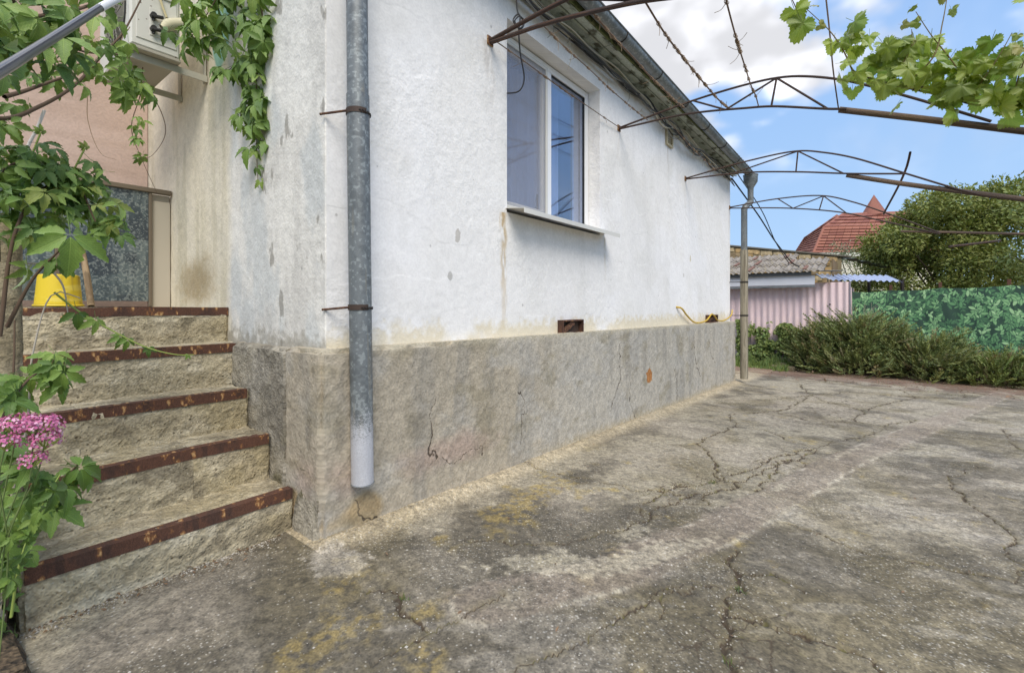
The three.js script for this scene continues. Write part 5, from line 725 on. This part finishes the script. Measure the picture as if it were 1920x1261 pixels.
{ // pink valerian
  const t = thing('flowering_plant', 'plant with round pink flower heads at the foot of the creeper', 'flower', [-1.06, 0.1, 0.28]), R = rng(505);
  const stalkMat = std({ color: C(0x6f8048), roughness: 0.8 }); const pk = [0xc8749a, 0xb85e88, 0xd8a4ba].map((h) => std({ color: C(h), roughness: 0.7, side: THREE.DoubleSide }));
  const heads = [[-1.045, 0.835, 0.36, 0.05], [-1.012, 0.825, 0.37, 0.056], [-0.998, 0.79, 0.38, 0.042], [-1.02, 0.745, 0.38, 0.034], [-1.07, 0.80, 0.39, 0.035]];
  heads.forEach(([x, y, z, r], h) => { const c = V(x, y, z), st = part(t, 'flower_stem', tube([V(-1.075, 0.12, 0.24), V(-1.07 + (h - 2) * 0.006, 0.5, 0.29), V(x - 0.01, y - 0.08, z - 0.02), c], 0.0019, 5, 8), stalkMat); const by = [[], [], []];
    const n = Math.round(r * r * 150000); for (let i = 0; i < n; i++) { const d = rv(R, 1).normalize(); if (d.y < -0.35) d.y *= -1; const p = c.clone().add(d.clone().multiply(V(r, r * 0.72, r)).multiplyScalar(0.75 + R() * 0.32)), g = new THREE.CircleGeometry(0.0022 + R() * 0.0022, 5); g.lookAt(d.add(rv(R, 0.5))); g.translate(p.x, p.y, p.z); by[R() < 0.45 ? 0 : R() < 0.6 ? 1 : 2].push(g); }
    by.forEach((l, k) => { if (l.length) { const m = part(t, 'flower_head', merge(l), pk[k]); m.userData.kind = 'stuff'; } });
    const b = []; for (let i = 0; i < 14; i++) { const d = rv(R, 1).normalize(); d.y = Math.abs(d.y); b.push(bar(c.clone().add(V(0, -r * 0.5, 0)), c.clone().add(d.multiplyScalar(r * 0.75)), 0.0012, 4)); } part(t, 'flower_stalks', merge(b), greenStem); });
  const lg = [1, 2, 3].map((s) => { const g = leafletGeo(1, 0.24, 0.2, 0.35, s * 5); return g; });
  leafAlong(t, [[-1.08, 0.42, 0.26], [-1.05, 0.55, 0.30], [-1.0, 0.70, 0.33]], 30, 0.05, 0.05, R, creeperMats, V(0.3, 0.2, 0.8));
  for (let i = 0; i < 16; i++) { const y = 0.50 + R() * 0.23; put(t, lg, creeperMats, V(-1.05 + (R() - 0.5) * 0.08, y, 0.28 + (R() - 0.5) * 0.08), V((R() - 0.4) * 1.6, 0.25 + (R() - 0.5) * 0.8, (R() - 0.3) * 1.2), V(0, 1, 0.4).add(rv(R, 0.4)), 0.035 + R() * 0.03, R); }
}
{ // grapevine on the second arch
  const t = thing('grapevine', 'grapevine with bright green lobed leaves lying over the pergola pipe', 'grapevine', [3.1, 2.5, 2.6]), R = rng(606);
  const bark = std({ ...maps(64, 128, (u, v, o) => { const a = fbm(u * 12, v * 4, 4), c = [74, 58, 48]; mixc(c, [44, 36, 32], ss(0.4, 0.65, a)); o[0] = c[0]; o[1] = c[1]; o[2] = c[2]; o[3] = a; }), bumpScale: 0.006 });
  const gl = (seed) => { const Q = rng(seed), n = 46, pos = [0, 0, 0], uv = [0.5, 0.12], idx = []; const ring = (k) => { for (let i = 0; i <= n; i++) { const a = lerp(-2.72, 2.72, i / n), lobe = 0.50 + 0.30 * Math.pow(Math.cos(a * 1.85), 2) * (Math.abs(a) < 0.85 ? 1.0 : 0.75) + 0.12 * Math.max(0, Math.cos(a)), r = (lobe * (i % 2 ? 1.06 : 0.93) * (0.96 + Q() * 0.08)) * (Math.abs(a) > 2.4 ? 0.8 : 1) * k, x = Math.sin(a) * r, y = Math.cos(a) * r; pos.push(x, y, -0.34 * r * r + 0.13 * Math.cos(a * 5) * r + (Q() - 0.5) * 0.05); uv.push(0.5 + x * 0.5, 0.12 + 0.35 + (y - 0.7) * 0.5); } }; ring(0.5); ring(1);
    for (let i = 0; i < n; i++) { idx.push(0, i + 2, i + 1); const a = i + 1, b = i + 2, c = a + n + 1, d = b + n + 1; idx.push(a, b, c, b, d, c); } let g = new THREE.BufferGeometry(); g.setAttribute('position', new THREE.Float32BufferAttribute(pos, 3)); g.setAttribute('uv', new THREE.Float32BufferAttribute(uv, 2)); g.setIndex(idx); g.computeVertexNormals(); return merge([g, bar(V(0, 0, 0), V(0.03, -0.65, 0.2), 0.014, 5)]); };
  const geos = [11, 12, 13, 14, 15].map(gl), mats = [0xb0c04c, 0xa6b846, 0xbccb5c, 0x98ac42].map((h) => leafMat(h, grapeTex, 0.55)), ym = [0xb0a85a, 0xa8b058].map((h) => leafMat(h, grapeTex, 0.45));
  const K1 = [[3.35, 2.0, 4.2], [3.2, 2.25, 3.4], [3.16, 2.38, 3.01], [3.17, 2.46, 2.85], [3.12, 2.50, 2.63], [3.06, 2.63, 2.39], [2.96, 2.73, 2.1], [2.88, 2.80, 1.98]];
  for (const k of [0, 1, 2]) part(t, 'cane', tube(VV(K1.map(([x, y, z]) => [x + Math.sin(z * 9 + k * 2.1) * 0.018, y + Math.cos(z * 9 + k * 2.1) * 0.018, z])), 0.013 - k * 0.002, 7, 8, 0.5), bark);
  part(t, 'trunk', tube(VV([[3.5, -0.15, 4.65], [3.45, 0.8, 4.6], [3.42, 1.6, 4.5], [3.35, 2.0, 4.2]]), 0.03, 8, 6, 0.6), bark);
  const shoots = [[[2.90, 2.79, 1.99], [2.83, 2.95, 1.93], [2.77, 3.08, 1.86], [2.66, 3.25, 1.72]], [[3.0, 2.7, 2.3], [2.96, 2.80, 2.41], [2.99, 3.03, 2.46], [3.01, 3.25, 2.49]], [[3.12, 2.5, 2.63], [3.03, 2.75, 2.52], [2.95, 2.95, 2.40], [2.88, 3.1, 2.32]], [[3.1, 2.52, 2.6], [3.02, 2.72, 2.72], [3.0, 2.85, 2.78]], [[3.0, 2.72, 2.2], [2.93, 2.9, 2.3], [2.9, 3.0, 2.3]], [[3.16, 2.4, 2.95], [3.1, 2.62, 2.95], [3.05, 2.8, 2.92]], [[3.16, 2.44, 2.8], [3.0, 2.62, 2.82], [2.9, 2.75, 2.86]]];
  stems(t, shoots, std({ color: C(0x7a6a42), roughness: 0.8 }), 0.006, 'shoot', 0.35);
  const body = new THREE.CatmullRomCurve3(VV(K1.slice(2)), false, 'centripetal'), out = V(-0.75, 0.0, 0.1);
  for (let i = 0; i < 130; i++) { const p = body.getPoint(i / 63 * 0.98 + R() * 0.02).add(V((R() - 0.5) * 0.3, 0.07 + (R() - 0.36) * 0.42, (R() - 0.5) * 0.16)); put(t, geos, mats, p, V((R() - 0.5) * 1.4, -0.65 + (R() - 0.5) * 1.0, (R() - 0.5) * 1.4), out.clone().add(V(0, (R() - 0.4) * 1.5, 0)).add(rv(R, 0.5)), 0.075 + R() * 0.055, R); }
  for (const s of shoots) { const c = new THREE.CatmullRomCurve3(VV(s)); for (let i = 0; i < 5; i++) { const u = 0.2 + i * 0.19, p = c.getPoint(Math.min(1, u)); put(t, geos, u > 0.7 ? ym : mats, p.clone().add(rv(R, 0.05)), V((R() - 0.5) * 1.6, -0.3 + (R() - 0.5), (R() - 0.5) * 1.6), out.clone().add(rv(R, 0.7)), (0.11 - u * 0.065) * (0.8 + R() * 0.4), R); } }
  for (const [p, s] of [[[2.33, 2.98, 1.74], 0.13], [[2.30, 3.06, 1.70], 0.12], [[2.42, 2.78, 2.78], 0.12], [[2.5, 2.72, 2.86], 0.13], [[2.5, 2.6, 2.92], 0.12]]) put(t, geos, mats, V(...p), V((R() - 0.5) * 0.7, -0.9, (R() - 0.5) * 0.8), out.clone().add(rv(R, 0.35)), s, R);
  stems(t, [[[2.2, 3.3, 1.6], [2.3, 3.15, 1.68], [2.33, 3.0, 1.73]], [[2.7, 2.5, 3.3], [2.55, 2.68, 3.0], [2.45, 2.8, 2.8]]], stemMat, 0.005, 'shoot');
  stems(t, [[[3.10, 3.6, 1.8], [3.12, 3.25, 1.83], [3.15, 2.97, 1.85], [3.30, 2.76, 1.87], [3.45, 2.74, 1.87]]], stemMat, 0.006, 'dry_cane', 0.8);
}
// ---- leaves far enough to be joined: small folded leaf faces, tinted one by one
const _q = new THREE.Quaternion(), _m = new THREE.Matrix4();
function leafCloud(list) {   // [pos, tip, nor, length, width, colour]
  const n = list.length, pos = new Float32Array(n * 18), col = new Float32Array(n * 18); let k = 0;
  const x = V(), z = V(), t = V(), a = V(), b = V(), l = V(), r = V();
  for (const [p, tip, nor, L, W, c] of list) { t.copy(tip).normalize(); x.copy(t).cross(nor).normalize(); z.copy(x).cross(t); a.copy(p); b.copy(p).addScaledVector(t, L); l.copy(p).addScaledVector(t, L * 0.45).addScaledVector(x, -W).addScaledVector(z, W * 0.35); r.copy(p).addScaledVector(t, L * 0.45).addScaledVector(x, W).addScaledVector(z, W * 0.35);
    for (const v of [a, b, l, a, r, b]) { pos[k] = v.x; pos[k + 1] = v.y; pos[k + 2] = v.z; col[k] = c[0]; col[k + 1] = c[1]; col[k + 2] = c[2]; k += 3; } }
  const g = new THREE.BufferGeometry(); g.setAttribute('position', new THREE.BufferAttribute(pos, 3)); g.setAttribute('color', new THREE.BufferAttribute(col, 3)); g.computeVertexNormals(); return g;
}
const cloudMat = phys({ vertexColors: true, roughness: 0.6, transmission: 0.35, thickness: 0, side: THREE.DoubleSide });
const tint = (R, c, v = 0.3) => { const k = 1 - v / 2 + R() * v, w = (R() - 0.5) * 0.25; return [c[0] * k * (1 + w), c[1] * k, c[2] * k * (1 - w)]; };
function tree(name, label, base, trunkH, clumps, per, L, c, seed, sprigs = []) {
  const t = thing(name, label, 'tree', base), R = rng(seed), leaves = [], wood = std({ color: C(0x5a4d40), roughness: 0.95 }), B = V(...base), fork = B.clone().add(V(0.1, trunkH, 0.05));
  part(t, 'trunk', tube([B.clone().add(V(0, -0.2, 0)), B.clone().add(V(0.06, trunkH * 0.5, 0)), fork], 0.12, 8, 4, 0.7), wood);
  clumps.forEach(([p, r], i) => { const P = V(...p); if (i % 2 === 0) part(t, 'limb', tube([fork.clone().add(rv(R, 0.05)), fork.clone().lerp(P, 0.5).add(rv(R, 0.18)), P], 0.035, 5, 5, 0.25), wood);
    const n = Math.round(per * r * r / 0.25); for (let k = 0; k < n; k++) { const d = rv(R, 1).normalize(), rr = r * Math.pow(R(), 0.45) * (0.72 + 0.5 * n3(P.x * 3 + d.x * 2.5, P.y * 3 + d.y * 2.5, P.z * 3 + d.z * 2.5)), q = P.clone().addScaledVector(d, rr); q.y = P.y + (q.y - P.y) * 0.85; leaves.push([q, d.clone().multiplyScalar(0.8).add(rv(R, 0.8)), d.clone().add(V(0, 0.7, 0)).add(rv(R, 0.7)), L * (0.7 + R() * 0.6), L * 0.28, tint(R, c)]); } });
  for (const [a, b] of sprigs) { const A = V(...a), Bq = V(...b); part(t, 'limb', bar(A, Bq, 0.012, 5), wood); for (let k = 0; k < 90; k++) { const u = R(), q = A.clone().lerp(Bq, u).add(rv(R, 0.22 * (1.05 - u))); leaves.push([q, rv(R, 1).add(V(0, 0.8, 0)), rv(R, 1).add(V(0, 0.6, 0)), L, L * 0.28, tint(R, c)]); } }
  const o = part(t, 'crown', leafCloud(leaves), cloudMat); o.userData.kind = 'stuff'; return t;
}
{
  const R = rng(717), cl = [];
  for (let i = 0; i < 84; i++) { const a = R() * 6.283, rr = Math.sqrt(R()), h = R(), y = 1.0 + h * 3.35, w = (1.35 + 1.15 * Math.sin(Math.PI * (0.15 + h * 0.75))) * (h > 0.8 ? 0.8 : 1); cl.push([[17.9 + Math.cos(a) * rr * 1.5, y, 3.6 + Math.sin(a) * rr * w], 0.42 + R() * 0.28]); if (y > 2.2 && cl[cl.length - 1][0][2] < 1.6 + (y - 2.2) * 0.56) cl.pop(); }
  tree('privet_tree', 'dense round green tree behind the leaf-print fence', [18.0, -0.5, 3.6], 1.7, cl, 620, 0.10, [0.25, 0.285, 0.05], 718, [[[18.3, 4.1, 5.2], [18.2, 4.75, 5.25]], [[18.3, 4.1, 3.7], [18.3, 4.7, 3.8]], [[18, 4.2, 4.5], [18, 4.6, 4.7]], [[18.2, 4.0, 2.9], [18.1, 4.5, 2.8]]]);
  const c2 = []; for (let i = 0; i < 22; i++) c2.push([[15.3 + (R() - 0.5) * 1.6, 1.6 + R() * 2.2, 4.75 + R() * 1.6], 0.32 + R() * 0.2]);
  tree('lime_tree', 'pale yellow-green tree with larger leaves at the right edge', [15.9, -0.5, 6.0], 1.6, c2, 200, 0.12, [0.26, 0.31, 0.07], 719);
  const c3 = []; for (let i = 0; i < 22; i++) c3.push([[21 + (R() - 0.5) * 2, 1.2 + R() * 2.3, 1.7 + (R() - 0.5) * 2.6], 0.4 + R() * 0.2]);
  tree('flowering_shrub', 'pale shrub in blossom between the canopy and the tree', [21, -0.5, 2.0], 1.2, c3, 160, 0.09, [0.22, 0.25, 0.13], 720);
  const c4 = []; for (let i = 0; i < 26; i++) c4.push([[24 + (R() - 0.5) * 3, 0.6 + R() * 1.7, 3.5 + (R() - 0.5) * 7], 0.6 + R() * 0.25]);
  tree('hedge_tree', 'shaded hedge trees in the distance under the blue canopy', [24, -0.5, 3.5], 1.0, c4, 90, 0.12, [0.25, 0.285, 0.05], 721);
}
{ // junipers
  const spray = (R, P, dir, len, leaves, c) => { const n = 9, t = dir.clone().normalize(), side = t.clone().cross(V(0, 1, 0).add(rv(R, 0.5))).normalize(); for (let i = 0; i < n; i++) { const u = (i + 0.5) / n, q = P.clone().addScaledVector(t, len * u); for (const s of [-1, 1]) leaves.push([q, t.clone().addScaledVector(side, s * 0.8).add(rv(R, 0.25)), rv(R, 1), len * 0.30 * (1.1 - u * 0.7), len * 0.035, c]); } };
  function bush(label, cx, cz, rx, rz, h, n, seed, c, base = 0.0) {
    const y0 = gy(cx) - 0.03, t = thing('juniper_bush', label, 'bush', [cx, y0, cz], 'spreading bushes along the fence'), R = rng(seed), leaves = [], br = [];
    for (let i = 0; i < n; i++) { const a = R() * 6.283, e = Math.pow(R(), 0.75), rr = 0.35 + 0.65 * Math.sqrt(R()), lump = 0.55 + 0.85 * n3(Math.cos(a) * 3.2 + seed, e * 3.6, Math.sin(a) * 3.2), P = V(cx + Math.cos(a) * rx * Math.cos(e * 1.45) * lump * (0.7 + 0.3 * rr), y0 + h * Math.sin(e * 1.45) * lump * (0.55 + 0.45 * rr) + 0.02, cz + Math.sin(a) * rz * Math.cos(e * 1.45) * lump * (0.7 + 0.3 * rr)), d = V(Math.cos(a) * 0.8, 0.45 + e * 0.5, Math.sin(a) * 0.9).add(rv(R, 0.45)); spray(R, P, d, (R() < 0.12 ? 0.36 : 0.16) + R() * 0.14, leaves, tint(R, R() < 0.12 ? [0.25, 0.21, 0.09] : c, 0.5)); if (i % 60 === 0) br.push(tube([V(cx + (R() - 0.5) * rx * 0.4, y0, cz + (R() - 0.5) * rz * 0.4), V(cx, y0, cz).lerp(P, 0.6).add(V(0, 0.1, 0)), P], 0.012, 4, 4, 0.3)); }
    part(t, 'branches', merge(br), stemMat); const o = part(t, 'foliage', leafCloud(leaves), cloudMat); o.userData.kind = 'stuff'; return t;
  }
  bush('large feathery bush, the tallest one, in front of the fence corner', 12.45, 1.75, 0.95, 1.05, 1.05, 2600, 31, [0.21, 0.25, 0.07]);
  bush('feathery bush with arching tips in front of the pink wall', 12.35, 0.98, 0.65, 0.62, 0.78, 1500, 32, [0.21, 0.25, 0.07]);
  bush('spreading bush in the middle below the leaf-print fence', 12.35, 2.95, 0.9, 0.9, 0.72, 1700, 33, [0.21, 0.25, 0.07]);
  bush('low bright green bush at the right end of the yard', 12.15, 3.95, 0.75, 0.9, 0.42, 1300, 34, [0.21, 0.26, 0.06]);
  bush('low bush reaching out of the picture on the right', 12.2, 5.1, 0.8, 0.9, 0.42, 900, 35, [0.21, 0.26, 0.06]);
  // bare dead twig in the bushes
  { const R = rng(3), l = []; const grow = (p, d, len, r, k) => { const q = p.clone().addScaledVector(d, len); l.push(bar(p, q, r, 5, r * 0.7)); if (k) for (let i = 0; i < 3; i++) grow(p.clone().lerp(q, 0.5 + 0.5 * R()), d.clone().add(rv(R, 0.55)).normalize(), len * 0.62, r * 0.6, k - 1); }; grow(V(12.95, -0.2, 1.75), V(0.05, 1, 0.05).normalize(), 0.75, 0.014, 3); solo('dead_shrub', 'bare pale dead twig standing up in front of the fence', 'shrub', merge(l), std({ color: C(0xb0a890) })); }
  // creeper patch on the pink wall
  { const t = thing('creeper', 'patchy creeper growing up the pink corrugated wall', 'creeper', [12.95, -0.4, -0.3]), R = rng(88), leaves = [], br = []; const pts = [[-0.72, 0.25, 0.28, 0.7], [-0.55, 0.0, 0.28, 0.5], [-0.25, 0.42, 0.24, 0.45], [-0.15, 0.1, 0.26, 0.5], [0.22, 0.5, 0.18, 0.3], [0.3, 0.15, 0.15, 0.5], [-0.9, 0.5, 0.2, 0.45], [0.05, 0.58, 0.2, 0.16]];
    for (const [z, y, rz, ry] of pts) { br.push(tube([V(12.95, -0.42, z), V(12.96, y * 0.5, z + 0.08), V(12.955, y + ry * 0.5, z)], 0.008, 4, 5, 0.4)); for (let k = 0; k < 420; k++) { const a = R() * 6.283, r = Math.sqrt(R()), q = V(12.90 - R() * 0.13, y + Math.sin(a) * r * ry * 0.75, z + Math.cos(a) * r * rz); if (n2(q.y * 6, q.z * 6) < 0.30) continue; leaves.push([q, V(-0.2, -0.7, 0).add(rv(R, 0.7)), V(-1, 0.5, 0).add(rv(R, 0.6)), 0.085 + R() * 0.05, 0.036, tint(R, [0.20, 0.27, 0.06])]); } }
    part(t, 'stems', merge(br), stemMat); part(t, 'leaves', leafCloud(leaves), cloudMat).userData.kind = 'stuff'; }
  // weeds and grass at the foot of the shed
  { const R = rng(99), leaves = []; for (let i = 0; i < 9000; i++) { const x = 11.6 + R() * 1.4 + (R() < 0.2 ? -0.2 : 0), z = -3 + R() * 3.4, tuft = n2(x * 3, z * 3); if (tuft < 0.25 && x < 12) continue; const h = (0.06 + 0.24 * tuft) * (x < 11.9 ? 0.5 : 1) * (0.5 + R()); leaves.push([V(x, gy(x) - 0.02, z), V((R() - 0.5) * 0.9, 1, (R() - 0.5) * 0.9), rv(R, 1), h, 0.008 + R() * 0.012, tint(R, [0.20, 0.28, 0.07])]); }
    const o = new THREE.Mesh(leafCloud(leaves), cloudMat); o.name = 'grass'; o.userData = { kind: 'stuff', label: 'weeds and grass at the foot of the pink shed', category: 'grass' }; o.castShadow = o.receiveShadow = true; scene.add(o); }
  { const R = rng(100), leaves = []; for (const [x, z, n] of [[-0.035, 0.67, 8], [0.9, 1.68, 12], [2.2, 1.22, 10], [0.42, 1.75, 6], [9.8, 1.6, 60], [10.4, 2.4, 60], [9.4, 3.0, 40]]) for (let i = 0; i < n; i++) leaves.push([V(x + (R() - 0.5) * (n > 20 ? 0.9 : 0.03), gy(x) - 0.005, z + (R() - 0.5) * (n > 20 ? 0.7 : 0.04)), V((R() - 0.5) * 1.4, 1, (R() - 0.5) * 1.4), rv(R, 1), 0.015 + R() * 0.025, 0.003, tint(R, [0.14, 0.17, 0.05])]); const o = new THREE.Mesh(leafCloud(leaves), cloudMat); o.name = 'weeds'; o.userData = { kind: 'stuff', label: 'tiny weeds sprouting from cracks in the concrete', category: 'weeds' }; o.castShadow = o.receiveShadow = true; scene.add(o); }
}
{ // cat sitting on the sill behind the glass
  const t = thing('cat', 'dark cat sitting on the sill behind the right window pane', 'cat', [2.56, 1.87, -0.475]);
  const N = 44, mc = new MarchingCubes(N, new THREE.MeshBasicMaterial(), false, false, 60000), S = 0.27, ctr = V(0, 0.2, 0);
  const caps = [[[0, 0.07, -0.02], [0, 0.20, 0.0], 0.075, 0.06], [[0, 0.20, 0.0], [0, 0.27, 0.01], 0.055, 0.042], [[0, 0.305, 0.015], [0, 0.30, 0.04], 0.045, 0.03], [[-0.03, 0.33, 0.01], [-0.036, 0.375, 0.01], 0.017, 0.004], [[0.03, 0.33, 0.01], [0.036, 0.375, 0.01], 0.017, 0.004], [[-0.03, 0.2, 0.03], [-0.03, 0.015, 0.06], 0.026, 0.017], [[0.03, 0.2, 0.03], [0.03, 0.015, 0.06], 0.026, 0.017], [[-0.06, 0.05, -0.02], [-0.055, 0.015, 0.05], 0.042, 0.018], [[0.06, 0.05, -0.02], [0.055, 0.015, 0.05], 0.042, 0.018], [[0.05, 0.02, -0.06], [0.12, 0.015, 0.0], 0.016, 0.012]].map(([a, b, r, s]) => [V(...a), V(...b), r, s]);
  const p = V(), ab = V(), ap = V(); for (let k = 0; k < N; k++) for (let j = 0; j < N; j++) for (let i = 0; i < N; i++) { p.set((i / (N / 2) - 1) * S, (j / (N / 2) - 1) * S, (k / (N / 2) - 1) * S).add(ctr); let s = 0; for (const [a, b, r0, r1] of caps) { ab.copy(b).sub(a); ap.copy(p).sub(a); const u = sat(ap.dot(ab) / ab.lengthSq()), d = ap.addScaledVector(ab, -u).length() - lerp(r0, r1, u); s += Math.exp(-d * 110); } mc.field[k * N * N + j * N + i] = Math.log(Math.max(s, 1e-30)) / 110; }
  mc.isolation = 0; mc.update(); const g = new THREE.BufferGeometry(); g.setAttribute('position', new THREE.BufferAttribute(mc.positionArray.slice(0, mc.count * 3), 3)); g.scale(S, S, S); g.translate(ctr.x, ctr.y, ctr.z); const gg = mergeVertices(g, 1e-5); gg.computeVertexNormals(); gg.rotateY(-0.7); gg.translate(2.56, 1.87, -0.475); part(t, 'body', gg, std({ color: C(0x3a3836), roughness: 0.95 }));
}

{ // grit, crumbs of mortar and dry leaf bits lying on the concrete
  const R = rng(777), pebble = [], bits = [], shade = [[0.30, 0.26, 0.20], [0.42, 0.38, 0.31], [0.20, 0.17, 0.13], [0.5, 0.46, 0.4]];
  const yAt = (x, z) => gy(x) + (fbm(x * 1.7, z * 1.7, 4) - 0.5) * 0.022 + (fbm(x * 11, z * 11, 3) - 0.5) * 0.007;
  const stone = (x, z, r) => { const g = new THREE.OctahedronGeometry(r, 0), p = g.attributes.position, a = R() * 6; for (let i = 0; i < p.count; i++) { const k = 0.7 + 0.6 * h3(Math.round(p.getX(i) * 9e3), Math.round(p.getY(i) * 9e3), Math.round(p.getZ(i) * 9e3)); p.setXYZ(i, p.getX(i) * k, p.getY(i) * k * 0.7, p.getZ(i) * k); } g.rotateY(a); g.translate(x, yAt(x, z) + r * 0.3, z); const c = shade[Math.floor(R() * 4)], col = new Float32Array(p.count * 3); for (let i = 0; i < p.count; i++) col.set(c, i * 3); g.setAttribute('color', new THREE.BufferAttribute(col, 3)); g.deleteAttribute('uv'); pebble.push(g); };
  for (let i = 0; i < 1100; i++) { const x = -1.0 + R() * 1.0, z = -0.245 + Math.abs(R() * R()) * 0.09; stone(x, z, 0.0015 + R() * R() * 0.006); }
  for (let i = 0; i < 500; i++) { const x = R() * 4, z = 0.03 + R() * R() * 0.12; stone(x, z, 0.0015 + R() * R() * 0.006); }
  for (const [w, ...p] of CRACKS) for (let k = 0; k + 1 < p.length; k++) { if (p[k][0] > 4.5) continue; for (let i = 0; i < 14; i++) { const u = R(), x = lerp(p[k][0], p[k + 1][0], u) + (R() - 0.5) * 0.09, z = lerp(p[k][1], p[k + 1][1], u) + (R() - 0.5) * 0.09; stone(x, z, 0.0015 + R() * R() * 0.005); } }
  for (let i = 0; i < 1500; i++) { const x = -1.0 + R() * 4.2, z = 0.1 + R() * 2.6; stone(x, z, 0.0012 + R() * R() * R() * 0.007); }
  const put2 = (name, label, cat, g, m) => { const o = new THREE.Mesh(g, m); o.name = name; o.userData = { kind: 'stuff', label, category: cat }; o.castShadow = o.receiveShadow = true; scene.add(o); };
  put2('grit_crumbs', 'grit and mortar crumbs scattered over the concrete', 'grit', mergeGeometries(pebble.map((g) => g.index ? g.toNonIndexed() : g)), std({ vertexColors: true, roughness: 1 }));
  for (let i = 0; i < 420; i++) { const far = i > 160, x = far ? 9.6 + R() * 2.6 : R() < 0.5 ? -1.0 + R() * 1.0 : R() * 4, z = far ? -0.5 + R() * 6 : x < 0 ? -0.24 + R() * R() * 0.12 : (R() < 0.4 ? 0.04 + R() * R() * 0.1 : 0.2 + R() * 2.4); bits.push([V(x, yAt(x, z) + 0.005 + 0.004 * R(), z), V(R() - 0.5, (R() - 0.5) * 0.5, R() - 0.5), V(R() - 0.5, 1, R() - 0.5), (far ? 0.06 : 0.018) * (0.6 + R()), (far ? 0.02 : 0.005), tint(R, [0.24, 0.15, 0.08], 0.5)]); }
  put2('leaf_litter', 'dry brown leaf scraps on the concrete', 'litter', leafCloud(bits), cloudMat);
}
renderer.render(scene, camera);
